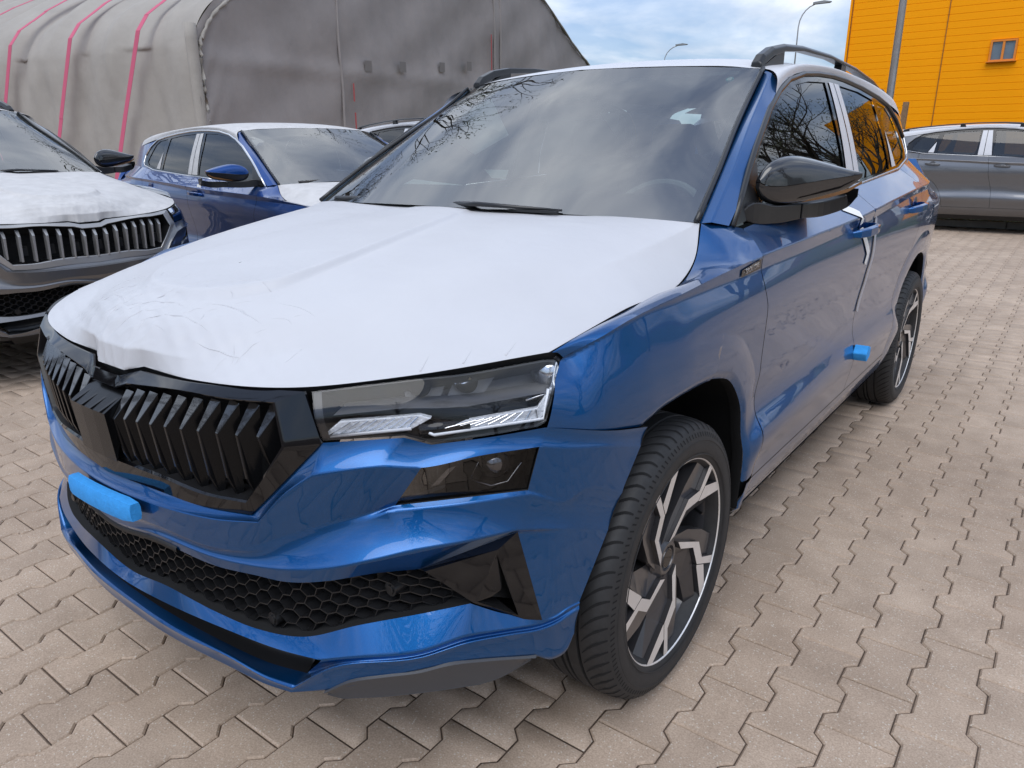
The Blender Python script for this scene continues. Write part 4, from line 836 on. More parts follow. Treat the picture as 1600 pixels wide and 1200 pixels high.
def details(root):
    # door handles with film, mirrors, badge, tape ...
    for sx in (1, -1):
        s = np.array([sx, 1, 1])
        for (y, z, nm) in ((1.375, .993, 'door_handle'), (2.29, 1.012, 'door_handle')):
            x = float(side_pt([y], [z])[0]); mb = MB()
            C = [(x-.004, y-.115, z-.008), (x+.016, y-.10, z-.006), (x+.036, y-.06, z-.002), (x+.044, y, z+.002), (x+.040, y+.05, z+.004), (x+.022, y+.085, z+.006), (x-.002, y+.10, z+.008)]
            V = []; 
            for k, (a, b, c) in enumerate(C):
                hw = [.010, .015, .017, .017, .016, .014, .010][k]; th = [.004, .008, .009, .009, .008, .006, .004][k]
                V += [(a-th, b, c-hw), (a+th, b, c-hw*.8), (a+th, b, c+hw*.8), (a-th, b, c+hw)]
            F = [(i*4+k, i*4+(k+1) % 4, (i+1)*4+(k+1) % 4, (i+1)*4+k) for i in range(6) for k in range(4)]+[(0, 1, 2, 3), (27, 26, 25, 24)]
            h_ = mb.add([np.array(v)*s for v in V], F).build(nm, MT['blue'], root, bevel=.004)
            cup = MB(); cup.tube([((x+.002)*sx, y-.01, z+.004), ((x+.003)*sx, y-.01, z+.004)], .042, 24); q = cup.build('handle_recess', MT['navy'], h_)
        # mirror
        def sec(x, pts, y): return [(x, y+py, pz) for py, pz in pts]
        PX_ = [.800, .810, .833, .86, .89, .93, .97, .99]; PYm = [.580, .588, .612, .660, .708, .776, .845, .866]
        zs = [1.183, 1.175, 1.171, 1.173, 1.180, 1.188, 1.195, 1.200]; zt = [1.191, 1.214, 1.238, 1.251, 1.252, 1.236, 1.214, 1.204]
        zl = [1.166, 1.142, 1.124, 1.119, 1.122, 1.130, 1.147, 1.185]; dep = [.018, .03, .05, .075, .10, .12, .10, .05]
        iw = np.array([-.90, .43]); n_ = 10; Vu = []; Vl = []
        for k in range(8):
            for j in range(n_+1):
                a = math.pi*j/n_; o_ = iw*dep[k]*(1-math.cos(a))/2
                Vu.append(((PX_[k]+o_[0])*sx, PYm[k]+o_[1], zs[k]+(zt[k]-zs[k])*math.sin(a)**.6))
                o2 = iw*(.003+(dep[k]-.003)*(1-math.cos(a))/2)
                Vl.append(((PX_[k]+o2[0])*sx, PYm[k]+o2[1], zs[k]-.0015-(zs[k]-zl[k])*math.sin(a)**.38))
        Fm = [(i*(n_+1)+j, i*(n_+1)+j+1, (i+1)*(n_+1)+j+1, (i+1)*(n_+1)+j) for i in range(7) for j in range(n_)]
        e0 = tuple(range(n_+1)); e1 = tuple(range(7*(n_+1), 8*(n_+1)))
        for nm, Vm in (('mirror_cap', Vu), ('mirror_shell', Vl)):
            me = mesh(nm, Vm, Fm+[e0, e1[::-1]], True, 60); me.materials.append(MT['gloss']); me.materials.clear(); me.materials.append(MT['cap']); mc = obj(nm, me, None, root)
            sb = mc.modifiers.new('s', 'SUBSURF'); sb.levels = sb.render_levels = 1
        def slab(P, dd, nm):
            R_ = herm([list(p)+[d_] for p, d_ in zip(P, dd)], (), 5); P = [tuple(r[:4]) for r in R_]; dd = [r[4] for r in R_]
            V = []
            for (x, y, z0, z1), d_ in zip(P, dd):
                V += [(x*sx, y, z0), (x*sx, y, z1), ((x+iw[0]*d_)*sx, y+iw[1]*d_, z1), ((x+iw[0]*d_)*sx, y+iw[1]*d_, z0)]
            k = len(P)
            MB().add(V, [(i*4+q, i*4+(q+1) % 4, (i+1)*4+(q+1) % 4, (i+1)*4+q) for i in range(k-1) for q in range(4)]+[(0, 1, 2, 3), (k*4-1, k*4-2, k*4-3, k*4-4)]).build(nm, MT['satin'], root, bevel=.005)
        slab([(.790, .494, 1.094, 1.113), (.800, .505, 1.086, 1.126), (.835, .625, 1.072, 1.120), (.866, .742, 1.077, 1.119)], (.02, .03, .06, .08), 'mirror_foot')
        slab([(.868, .746, 1.078, 1.119), (.907, .88, 1.081, 1.125), (.943, .925, 1.099, 1.140), (.975, .905, 1.134, 1.158)], (.08, .10, .09, .05), 'mirror_skirt')
        V = [(.872, .695, 1.126), (.925, .77, 1.137), (.958, .825, 1.150), (.985, .860, 1.172), (.985, .860, 1.180), (.960, .825, 1.160), (.928, .77, 1.148), (.885, .705, 1.133)]
        MB().add([((x+.006)*sx, y-.004, z) for x, y, z in V], [(0, 1, 6, 7), (1, 2, 5, 6), (2, 3, 4, 5)]).build('turn_signal', MT['amber'], root, smooth=True)
        # black triangle in front of the window
        tri = [(.41, 1.080), (.50, 1.152), (.60, 1.228), (.64, 1.235), (.60, 1.095)]
        if sx == 1: panel('mirror_base_panel', tri, MT['satin'], root, gx, .03, off=.005)
        pass
        # chrome-framed badge on the fender
        yb0, yb1 = .265, .385
        zb = lambda y: float(h1(KY, CZ, y))-.020
        Pb = [(yb0, zb(yb0)-.012), (yb0-.004, zb(yb0)+.006), (yb1-.004, zb(yb1)+.015), (yb1, zb(yb1)-.010)]
        if sx == 1: bg_ = panel('fender_badge', Pb, MT['gloss'], root, side_pt, .01, off=.003)
    cu = bpy.data.curves.new('badge_text', 'FONT'); cu.body = 'SPORTLINE'; cu.size = .0165; cu.extrude = .0006; cu.align_x = 'CENTER'; cu.align_y = 'CENTER'; cu.space_character = 1.05
    tx = bpy.data.objects.new('badge_text', cu); COL.objects.link(tx)
    me = bpy.data.meshes.new_from_object(tx); bpy.data.objects.remove(tx); me.materials.clear(); me.materials.append(MT['badge'])
    for sx in (1, -1):
        o = obj('badge_lettering', me, None, root)
        y = .325; z = float(h1(KY, CZ, y))-.0195; x = float(side_pt([y], [z])[0])+.0045
        o.matrix_world = Matrix(((0, 0, sx, x*sx), (sx, 0, 0, y), (0, 1, 0, z), (0, 0, 0, 1))) @ Matrix.Rotation(math.radians(5*1), 4, 'Z')
    # wipers
    for (x0, x1, y0, z0) in ((-.60, -.10, .285, 1.112), (-.02, .40, .205, 1.118)):
        P = [(x0, y0, z0), (x0*.6+x1*.4, y0-.03, z0+.008), (x1, y0-.035+(.05 if x1 > .3 else 0), z0-.002)]
        w = MB(); w.tube(P, [.008, .007, .003], 8); w.build('wiper_arm', MT['satin'], root, smooth=True)
        MB().box(((x0+x1)/2, y0-.005, z0-.006), (x1-x0, .010, .007)).build('wiper_blade', MT['black'], root)
    # cowl panel
    MB().prism([(-.70, .26, 1.075), (.70, .26, 1.075), (.5, .20, 1.085), (0, .15, 1.09), (-.5, .20, 1.085)], (0, .10, -.03)).build('cowl', MT['black'], root)
def interior(root):
    MB().box((0, 1.7, .42), (1.5, 2.7, .04)).build('cabin_floor', MT['interior'], root)
    dash = [[(x, y, z) for x in (-.72, 0, .72)] for y, z in ((.33, 1.08), (.55, 1.10), (.70, 1.07), (.78, .95), (.80, .70))]
    V, F = net([[[.0, y, z+.0] , [.4, y-.0, z+(.03 if k in (1, 2) else 0)], [.70, y, z]] for k, (y, z) in enumerate(((.30, 1.06), (.52, 1.075), (.70, 1.05), (.78, .95), (.80, .60)))], 5, {}, m=4)
    surf('dashboard', V, F, MT['interior'], root, join=True)
    w = MB(); ct = Vector((.37, .80, 1.00)); ax = Vector((0, -.86, .5)).normalized(); a = Vector((1, 0, 0)); b = ax.cross(a)
    P = [ct+a*(.185*math.cos(t))+b*(.185*math.sin(t)) for t in np.linspace(0, 2*math.pi, 33)]; w.tube(P, .014, 8, False)
    w.box(ct, (.16, .05, .12)); w.box(ct, (.36, .02, .03)); w.build('steering_wheel', MT['interior'], root, smooth=False)
    def seat(x, y, w_=.50):
        st = MB().box((x, y, .64), (w_, .52, .16)); st.build('seat_cushion', MT['seat'], root, bevel=.05)
        MB().box((x, y+.32, .95), (w_*.96, .15, .58), Matrix.Rotation(math.radians(-16), 3, 'X')).build('seat_backrest', MT['seat'], root, bevel=.05)
        MB().box((x, y+.42, 1.30), (.26, .10, .19), Matrix.Rotation(math.radians(-12), 3, 'X')).build('headrest', MT['seat'], root, bevel=.04)
    seat(.37, 1.25); seat(-.37, 1.25)
    for x in (-.42, 0, .42): seat(x, 2.15, .46)
    # plastic sheets left on dash and seat
    for P in ([(-.435, .955, 1.462), (-.344, .95, 1.323), (-.524, .955, 1.249), (-.655, .95, 1.318), (-.598, .945, 1.404)], [(-.647, .60, 1.125), (-.549, .62, 1.165), (-.283, .60, 1.150), (-.30, .56, 1.12)],
              [(-.305, .75, 1.199), (-.19, .75, 1.2), (-.205, .75, 1.166), (-.271, .75, 1.17)], [(-.266, 1.5, 1.422), (-.166, 1.5, 1.411), (-.175, 1.5, 1.315)]):
        MB().add(P, [tuple(range(len(P)))]).build('plastic_sheet', MT['sheet'], root)
    for x in (.27, .60): MB().box((x, 2.70, 1.28), (.2, .02, .04)).build('plastic_sheet', MT['sheet'], root)
    MB().box((0, 2.0, 1.50), (1.1, 2.0, .01)).build('headliner', mat('headliner', (.25, .25, .25), .9), root)
    MB().box((0, 3.32, .75), (1.3, .02, .9)).build('trunk_wall', MT['interior'], root)
# ------------------------------------------------------------------ wheels
def make_wheel():
    """wheel lying in the YZ plane, axle along X, outer face +X; returns dict name->mesh list (name, mesh)"""
    out = []
    R, Wd = .342, .1125
    # tyre: profile (x, r), swept
    prof = [(.062, .232), (.095, .240), (.108, .256), (.1135, .276), (.113, .300), (.106, .318), (.098, .328), (.090, .3345), (.070, .3395), (.050, .3415), (.046, .3415), (.0445, .334), (.0395, .334), (.038, .342), (.012, .3425), (.0105, .335), (.0055, .335), (.004, .3425)]
    prof = prof+[(-x, r) for x, r in prof[::-1]]
    n = 120; V = []; F = []; m = len(prof)
    for i in range(n):
        a = 2*math.pi*i/n
        V += [(x, r*math.cos(a), r*math.sin(a)) for x, r in prof]
    for i in range(n):
        for k in range(m-1): F.append((i*m+k, i*m+k+1, ((i+1) % n)*m+k+1, ((i+1) % n)*m+k))
    me = mesh('tyre', V, F, True, 38); me.materials.append(MT['tyre']); out.append(('tyre', me, None))
    # tread sipes: dark narrow curved cuts on the shoulder
    mb = MB()
    for i in range(66):
        a0 = 2*math.pi*i/66; P = []
        for t in np.linspace(0, 1, 13):
            x = .104-.053*t; r = float(np.interp(x, [.046, .05, .07, .09, .098, .106], [.3415, .3415, .3395, .3345, .328, .318]))+.0011
            aa = a0+.13*t**1.7; P.append((x, aa, r))
        for j in range(12):
            w0, w1 = [(.0012+.0026*math.sin(math.pi*min(1, (j+q)/12*.8+.15)))/R for q in (0, 1)]
            (x0, a_, r0), (x1, b_, r1) = P[j], P[j+1]
            mb.add([(x0, r0*math.cos(a_-w0), r0*math.sin(a_-w0)), (x0, r0*math.cos(a_+w0), r0*math.sin(a_+w0)), (x1, r1*math.cos(b_+w1), r1*math.sin(b_+w1)), (x1, r1*math.cos(b_-w1), r1*math.sin(b_-w1))], [(0, 1, 2, 3)])
    me = mesh('tread_grooves', mb.V, mb.F); me.materials.append(MT['void']); out.append(('tread_grooves', me, 'stuff'))
    # sidewall ribs ring + shoulder zigzag
    mb = MB()
    for i in range(132):
        a = 2*math.pi*i/132; w = .0022/R
        for (xa, ra, xb, rb, sh) in ((.1105, .306, .1065, .3165, .012),):
            mb.add([(xa+.0006, ra*math.cos(a-w), ra*math.sin(a-w)), (xa+.0006, ra*math.cos(a+w), ra*math.sin(a+w)), (xb+.0008, rb*math.cos(a+w+sh), rb*math.sin(a+w+sh)), (xb+.0008, rb*math.cos(a-w+sh), rb*math.sin(a-w+sh))], [(0, 1, 2, 3)])
    me = mesh('shoulder_notches', mb.V, mb.F); me.materials.append(MT['void']); out.append(('shoulder_notches', me, 'stuff'))
    V = []; F = []
    for i in range(n):
        a = 2*math.pi*i/n
        for x, r in ((.1125, .296), (.1145, .2975), (.1125, .299), (.1133, .262), (.1150, .2635), (.1133, .265)): V.append((x, r*math.cos(a), r*math.sin(a)))
    for i in range(n):
        j = (i+1) % n
        for k in (0, 1, 3, 4): F.append((i*6+k, i*6+k+1, j*6+k+1, j*6+k))
    me = mesh('sidewall_rib', V, F, True); me.materials.append(MT['tyre']); out.append(('sidewall_rib', me, None))
    # rim barrel
    prof = [(.100, .2535), (.105, .2555), (.105, .2590), (.098, .2600), (.090, .252)]
    def ring(name, prof, m_, n=96, ang=30):
        V = []; F = []; m = len(prof)
        for i in range(n):
            a = 2*math.pi*i/n; V += [(x, r*math.cos(a), r*math.sin(a)) for x, r in prof]
        for i in range(n):
            for k in range(m-1): F.append((i*m+k, i*m+k+1, ((i+1) % n)*m+k+1, ((i+1) % n)*m+k))
        me = mesh(name, V, F, True, ang); me.materials.append(m_); return me
    out.append(('rim_lip', ring('rim_lip', [(.094, .2465), (.102, .2485), (.1045, .2505), (.105, .2570), (.102, .2600), (.092, .2600)], MT['alloy']), None))
    out.append(('rim_barrel', ring('rim_barrel', [(.094, .2465), (.080, .240), (.060, .228), (.030, .222), (-.06, .222), (-.10, .24)], MT['darkalloy']), None))
    out.append(('brake_disc', ring('brake_disc', [(.0, .0), (.005, .06), (.022, .07), (.022, .09), (.010, .092), (.010, .155), (-.012, .155)], mat('brake_disc', (.16, .155, .15), .4, metal=.9)), None))
    mb = MB(); mb.prism([(-.03, .155*math.cos(t), .155*math.sin(t)) for t in np.linspace(.3, 1.4, 8)]+[(-.03, .09*math.cos(t), .09*math.sin(t)) for t in np.linspace(1.4, .3, 8)], (.075, 0, 0)); 
    me = mesh('brake_caliper', mb.V, mb.F); me.materials.append(MT['satin']); out.append(('brake_caliper', me, None))
    out.append(('back_plate', ring('back_plate', [(-.05, .0), (-.05, .222)], MT['void']), None))
    # spokes
    def pol(r, deg): return np.array([r*math.cos(math.radians(deg)), r*math.sin(math.radians(deg))])
    def fx(r): return .1035-.024*(1-min(r, .26)/.26)**1.3    # dish: face depth over radius
    arm1 = [(.2600, 14.2), (.2600, 9.4), (.205, 8.2), (.162, 6.4), (.121, 25), (.058, 36), (.050, 66), (.148, 29), (.181, 13)]
    arm2 = [(.2600, -7.6), (.2600, -14), (.165, 3.6), (.162, 5.6), (.202, 7.4)]
    machined = MB(); dark = MB(); mid = MB()
    for k in range(5):
        c0 = 36+72*k
        for arm in (arm1, arm2):
            P2 = [pol(r, c0+a) for r, a in arm]; F3 = [(fx(np.linalg.norm(p)), p[0], p[1]) for p in P2]; cen = sum(P2)/len(P2)
            n_ = len(P2)
            machined.add(F3, [tuple(range(n_))])
            B3 = [(fx(np.linalg.norm(p))-.048, cen[0]+(p[0]-cen[0])*1.0, cen[1]+(p[1]-cen[1])*1.0) for p in P2]
            F3b = [(x-.0004, y, z) for x, y, z in F3]
            dark.add(F3b+B3, [(i, (i+1) % n_, n_+(i+1) % n_, n_+i) for i in range(n_)])
        # dark recessed web panels beside the machined faces
        w1 = [(.247, 26), (.250, 14.5), (.181, 13.5), (.148, 29.5), (.050, 62), (.052, 84), (.11, 52), (.18, 36)]
        w2 = [(.247, -14.5), (.240, -21), (.150, -12), (.052, -4), (.052, 38), (.121, 24), (.160, 6), (.165, 3)]
        for w in (w1, w2):
            P2 = [pol(r, c0+a) for r, a in w]; n_ = len(P2)
            F3 = [(fx(np.linalg.norm(p))-.012-(.016 if i in (1, 2, 3) and w is w2 else 0), p[0], p[1]) for i, p in enumerate(P2)]; B3 = [(f[0]-.03, f[1], f[2]) for f in F3]
            mid.add(F3+B3, [tuple(range(n_))]+[(i, (i+1) % n_, n_+(i+1) % n_, n_+i) for i in range(n_)])
    for nm, mb, m_ in (('spoke_faces', machined, MT['alloy']), ('spoke_sides', dark, MT['darkalloy']), ('spoke_webs', mid, MT['darkalloy'])):
        me = mesh(nm, mb.V, mb.F); me.materials.append(m_); bm = bmesh.new(); bm.from_mesh(me); bmesh.ops.triangulate(bm, faces=bm.faces); bmesh.ops.recalc_face_normals(bm, faces=bm.faces); bm.to_mesh(me); bm.free(); out.append((nm, me, None))
    out.append(('hub', ring('hub', [(.079, .0), (.079, .024), (.074, .026), (.074, .030), (.080, .032), (.080, .040), (.066, .062), (.03, .066)], MT['darkalloy']), None))
    out.append(('hub_cap', ring('hub_cap', [(.0795, .0), (.0795, .022)], MT['gloss']), None))
    mb = MB()
    for k in range(5):
        p = pol(.052, 36+72*k+14); mb.tube([(.05, p[0], p[1]), (.068, p[0], p[1])], .009, 10)
    me = mesh('wheel_bolts', mb.V, mb.F); me.materials.append(MT['satin']); out.append(('wheel_bolts', me, None))
    p = pol(.225, 8); mb = MB().tube([(.04, p[0], p[1]), (.075, p[0]*.93, p[1]*.93)], .004, 8)
    me = mesh('valve', mb.V, mb.F); me.materials.append(MT['satin']); out.append(('valve', me, None))
    return out
WHEEL = None
def wheels(root, rots=(0, 0, 0, 0)):
    global WHEEL
    if WHEEL is None: WHEEL = make_wheel()
    for k, (y, sx, rot) in enumerate(((0, 1, rots[0]), (2.638, 1, rots[1]), (0, -1, rots[2]), (2.638, -1, rots[3]))):
        w = bpy.data.objects.new('wheel', None); COL.objects.link(w); w.parent = root; w.empty_display_size = .1
        w.location = (.786*sx, y, .338)
        w.rotation_euler = (math.radians(rot), 0, 0) if sx > 0 else (math.radians(rot), 0, math.pi)
        for nm, me, kd in WHEEL:
            o = obj(nm, me, None, w); 
            if kd: o['kind'] = kd
# ================================================================== the hero car
hero = thing('blue_suv', 'metallic blue SUV with white film over its bonnet and roof, nearest car', 'car')
build_body(hero); lamps(hero); details(hero); interior(hero); wheels(hero, (0, 12, 20, 40))
# ------------------------------------------------------------------ copies of the car for the cars parked around it
def recolour(o, table):
    for c in o.children_recursive:
        if c.type != 'MESH' or not c.material_slots: continue
        nm = c.name.split('.')[0]; m0 = c.data.materials[0]
        m = table.get(nm) or table.get(m0.name if m0 else '')
        if m is not None:
            c.material_slots[0].link = 'OBJECT'; c.material_slots[0].material = m
def copy_tree(o, parent=None, drop=()):
    c = o.copy(); COL.objects.link(c)
    if parent: c.parent = parent; c.matrix_parent_inverse = o.matrix_parent_inverse.copy()
    for ch in o.children:
        if ch.name.split('.')[0] in drop: continue
        copy_tree(ch, c, drop)
    return c
def car_copy(name, label, loc, theta, scale, table, drop=(), group='cars parked around the yard'):
    c = copy_tree(hero, None, drop); c.name = name; c['label'] = label; c['group'] = group
    c.location = (*loc, 0); c.rotation_euler = (0, 0, math.radians(theta)); c.scale = scale
    recolour(c, table); return c
G = MT
MT['dustfilm'] = mat('dusty_white_film', (.50, .49, .485), .55, noise=(14, .10), bump=(12, .12, 5, .01))
def unfold(c):
    for ch in c.children:
        if ch.name.split('.')[0] in ('mirror_cap', 'mirror_shell', 'mirror_skirt', 'mirror_foot', 'turn_signal'):
            xs_ = sum(v.co.x for v in ch.data.vertices); sx = 1 if xs_ > 0 else -1; pv_ = Vector((.80*sx, .50, 0))
            ch.matrix_basis = Matrix.Translation(pv_+Vector((-.01*sx, 0, 0))) @ Matrix.Rotation(math.radians(-52*sx), 4, 'Z') @ Matrix.Diagonal((.9, .9, 1, 1)) @ Matrix.Translation(-pv_)
left = car_copy('grey_suv', 'grey SUV with dusty white bonnet film and chrome-edged grille, left of the blue SUV', (-3.90, .40), 95, (1.06, 1.06, 1.03),
         {'dark_blue_paint': MT['grey'], 'metallic_blue_paint': MT['grey'], 'white_protective_film': MT['dustfilm'], 'grille_frame': MT['silver'], 'roof_film': MT['dustfilm']}, drop=('fender_badge', 'badge_lettering', 'plastic_sheet', 'film_fold', 'grille_slat', 'radar_cover', 'cover_rib'))
mid_ = car_copy('blue_wagon', 'dark blue car with chrome window line and wrinkled white roof film', (-2.80, 2.61), 83, (1.0, 1.06, .94),
         {'metallic_blue_paint': MT['navy'], 'white_protective_film': MT['dustfilm'], 'roof_film': MT['dustfilm'], 'window_moulding': MT['chrome'], 'waist_strip': MT['chrome'], 'mirror_cap': MT['navy'], 'mirror_shell': MT['satin']}, drop=('fender_badge', 'badge_lettering', 'roof_rail', 'plastic_sheet', 'film_fold'))
far_ = car_copy('white_suv', 'SUV with white roof film and black rails behind the dark blue car', (-3.3, 5.5), 83, (1.0, 1.0, 1.0),
         {'dark_blue_paint': MT['grey'], 'metallic_blue_paint': MT['grey']}, drop=('fender_badge', 'badge_lettering', 'plastic_sheet', 'film_fold'))
rgt = car_copy('dark_grey_suv', 'dark grey SUV with white roof film in front of the orange building', (1.72, 12.52), 90, (1.0, .98, .98),
         {'dark_blue_paint': MT['grey'], 'metallic_blue_paint': MT['grey']}, drop=('fender_badge', 'badge_lettering', 'plastic_sheet', 'film_fold'))
for c in (left, mid_): unfold(c)
# the neighbour's slim silver grille slats
for k in range(15):
    x = -.42+.06*k; ax_ = abs(x); y = -.872+.32*x*x+.22*ax_**3+.004; sh = .010
    zt_ = float(np.interp(ax_, [0, .06, .10, .31, .45], [.822, .822, .832, .848, .84])); zb_ = float(np.interp(ax_, [0, .2, .33, .41, .46], [.672, .682, .678, .69, .74]))
    P = [(x-.010+sh, y+.042, zt_), (x+.010+sh, y+.042, zt_), (x+.006, y, zt_-.030), (x-.006, y, zt_-.030), (x+.0045, y+.010, zb_), (x-.0045, y+.010, zb_), (x, y+.05, zb_), (x+sh, y+.06, zt_)]
    MB().add(P, [(0, 1, 2, 3), (3, 2, 4, 5), (1, 7, 6, 4, 2), (0, 3, 5, 6, 7), (4, 6, 5)]).build('chrome_slat', MT['silver'], left, bevel=.0012)
    if k % 2: MB().box((x+.03, y+.052, .735), (.030, .02, .05)).build('grille_shutter', MT['satin'], left)
stk = MB(); yq, zq = 1.32, 1.045; xq = -float(side_pt([yq], [zq])[0])-.003
MB().add([(xq, yq-.035, zq-.028), (xq, yq+.035, zq-.028), (xq+.012, yq+.035, zq+.028), (xq+.012, yq-.035, zq+.028)], [(0, 1, 2, 3)]).build('door_sticker', MT['tape'], mid_)
# ------------------------------------------------------------------ ground: interlocking double-T pavers
gm = mat('joint_sand', (.085, .060, .045), .95, noise=(30, .3), bump=(200, .5, 3, .005))
nt = gm.node_tree
ground = obj('ground', mesh('ground', [(-400, -300, -.0065), (400, -300, -.0065), (400, 500, -.0065), (-400, 500, -.0065)], [(0, 1, 2, 3)]), gm, kind='structure')
def paver_mat():
    m = bpy.data.materials.new('concrete_paver'); m.use_nodes = True; nt = m.node_tree; b = nt.nodes['Principled BSDF']; N = nt.nodes.new; L = nt.links.new
    tc = N('ShaderNodeTexCoord'); geo = N('ShaderNodeNewGeometry'); oi = N('ShaderNodeObjectInfo')
    n1 = N('ShaderNodeTexNoise'); n1.inputs['Scale'].default_value = .9; n1.inputs['Detail'].default_value = 5; L(geo.outputs['Position'], n1.inputs['Vector'])
    n2 = N('ShaderNodeTexNoise'); n2.inputs['Scale'].default_value = 240; n2.inputs['Detail'].default_value = 3; L(geo.outputs['Position'], n2.inputs['Vector'])
    vo = N('ShaderNodeTexVoronoi'); vo.inputs['Scale'].default_value = 330; L(geo.outputs['Position'], vo.inputs['Vector'])
    n3 = N('ShaderNodeTexNoise'); n3.inputs['Scale'].default_value = 9; n3.inputs['Detail'].default_value = 6; L(geo.outputs['Position'], n3.inputs['Vector'])
    r1 = N('ShaderNodeValToRGB'); r1.color_ramp.elements[0].position = .3; r1.color_ramp.elements[1].position = .72
    r1.color_ramp.elements[0].color = (.335, .255, .192, 1); r1.color_ramp.elements[1].color = (.44, .345, .265, 1); L(n1.outputs[0], r1.inputs[0])
    r3 = N('ShaderNodeValToRGB'); r3.color_ramp.elements[0].position = .3; r3.color_ramp.elements[1].position = .7; r3.color_ramp.elements[0].color = (.86, .85, .84, 1); r3.color_ramp.elements[1].color = (1.08, 1.08, 1.08, 1); L(n3.outputs[0], r3.inputs[0])
    m1 = N('ShaderNodeMix'); m1.data_type = 'RGBA'; m1.blend_type = 'MULTIPLY'; m1.inputs[0].default_value = 1; L(r1.outputs[0], m1.inputs[6]); L(r3.outputs[0], m1.inputs[7])
    r2 = N('ShaderNodeValToRGB'); e = r2.color_ramp.elements; e[0].position = .30; e[0].color = (.74, .72, .70, 1); e[1].position = .66; e[1].color = (1.22, 1.22, 1.24, 1); L(n2.outputs[0], r2.inputs[0])
    m2 = N('ShaderNodeMix'); m2.data_type = 'RGBA'; m2.blend_type = 'MULTIPLY'; m2.inputs[0].default_value = .75; L(m1.outputs[2], m2.inputs[6]); L(r2.outputs[0], m2.inputs[7])
    # sparse pale grains
    r4 = N('ShaderNodeMath'); r4.operation = 'GREATER_THAN'; r4.inputs[1].default_value = .972; sp = N('ShaderNodeSeparateColor'); L(vo.outputs['Color'], sp.inputs[0]); L(sp.outputs[0], r4.inputs[0])
    m3 = N('ShaderNodeMix'); m3.data_type = 'RGBA'; L(r4.outputs[0], m3.inputs[0]); L(m2.outputs[2], m3.inputs[6]); m3.inputs[7].default_value = (.50, .44, .37, 1)
    # each stone a little different: attribute for joined stones, object random for single ones
    at_ = N('ShaderNodeAttribute'); at_.attribute_name = 'tone'
    ad = N('ShaderNodeMath'); ad.operation = 'ADD'; L(oi.outputs['Random'], ad.inputs[0]); L(at_.outputs['Fac'], ad.inputs[1]); fr = N('ShaderNodeMath'); fr.operation = 'FRACT'; L(ad.outputs[0], fr.inputs[0])
    mr = N('ShaderNodeMapRange'); mr.inputs[3].default_value = .92; mr.inputs[4].default_value = 1.07; L(fr.outputs[0], mr.inputs[0])
    m4 = N('ShaderNodeMix'); m4.data_type = 'RGBA'; m4.blend_type = 'MULTIPLY'; m4.inputs[0].default_value = 1; L(m3.outputs[2], m4.inputs[6]); L(mr.outputs[0], m4.inputs[7])
    L(m4.outputs[2], b.inputs['Base Color']); b.inputs['Roughness'].default_value = .78; b.inputs['Specular IOR Level'].default_value = .35
    bp = N('ShaderNodeBump'); bp.inputs['Strength'].default_value = .35; bp.inputs['Distance'].default_value = .002; L(n2.outputs[0], bp.inputs['Height']); L(bp.outputs[0], b.inputs['Normal'])
    return m
pm = paver_mat()
P1, P2, TH = .1992, .1397, .0126; OX, OY = .9574, .0745
ea = np.array([math.cos(TH), math.sin(TH)]); eb = np.array([-math.sin(TH), math.cos(TH)])
# outline in units of (across, along): left edge low-high-low, joint ends straight
g_ = .0032
def outline(ins):
    lo, hi = -.030, .158
    Lf = [(lo, 0), (lo, .20), (hi, .32), (hi, .70), (lo, .82), (lo, 1)]
    Rt = [(1+hi, 1), (1+hi, .82+.0), (1+lo, .70), (1+lo, .32), (1+hi, .18), (1+hi, 0)]
    # right neighbour's left edge is shifted half a stone: low on [-.18,.2] of its own joint -> here centred on .5
    Rt = [(1+hi, 1), (1+hi, .82), (1+lo, .70), (1+lo, .32), (1+hi, .20), (1+hi, 0)]
    P = [(u*P2, v*P1) for u, v in Lf+Rt]; n = len(P); out = []
    for i in range(n):
        a, b, c = np.array(P[i-1]), np.array(P[i]), np.array(P[(i+1) % n]); d1 = (b-a)/np.linalg.norm(b-a); d2 = (c-b)/np.linalg.norm(c-b)
        n1 = np.array([-d1[1], d1[0]]); n2 = np.array([-d2[1], d2[0]]); k = n1+n2; k = k/np.dot(k, n1) if abs(np.dot(k, n1)) > .3 else n1
        out.append(b-k*ins)      # outline runs clockwise -> inward is -normal
    return out
O1 = outline(.0017); O2 = outline(.0056)
def stone(k0=0):
    V = [(*p, -.0045) for p in O1]+[(*p, 0) for p in O2]; n = 12
    return V, n
def stone_mesh():
    V = [(*p, -.03) for p in O1]+[(*p, -.0045) for p in O1]+[(*p, 0) for p in O2]; n = 12
    F = [(i, n+i, n+(i+1) % n, (i+1) % n) for i in range(n)]+[(n+i, 2*n+i, 2*n+(i+1) % n, n+(i+1) % n) for i in range(n)]+[tuple(range(3*n-1, 2*n-1, -1))]
    me = mesh('paver', V, F); bm = bmesh.new(); bm.from_mesh(me); bmesh.ops.triangulate(bm, faces=[f for f in bm.faces if len(f.verts) > 4]); bmesh.ops.recalc_face_normals(bm, faces=bm.faces)
    if sum(f.normal.z*f.calc_area() for f in bm.faces) < 0: bmesh.ops.reverse_faces(bm, faces=bm.faces)
    bm.to_mesh(me); bm.free(); me.materials.append(pm); return me
sm_ = stone_mesh()
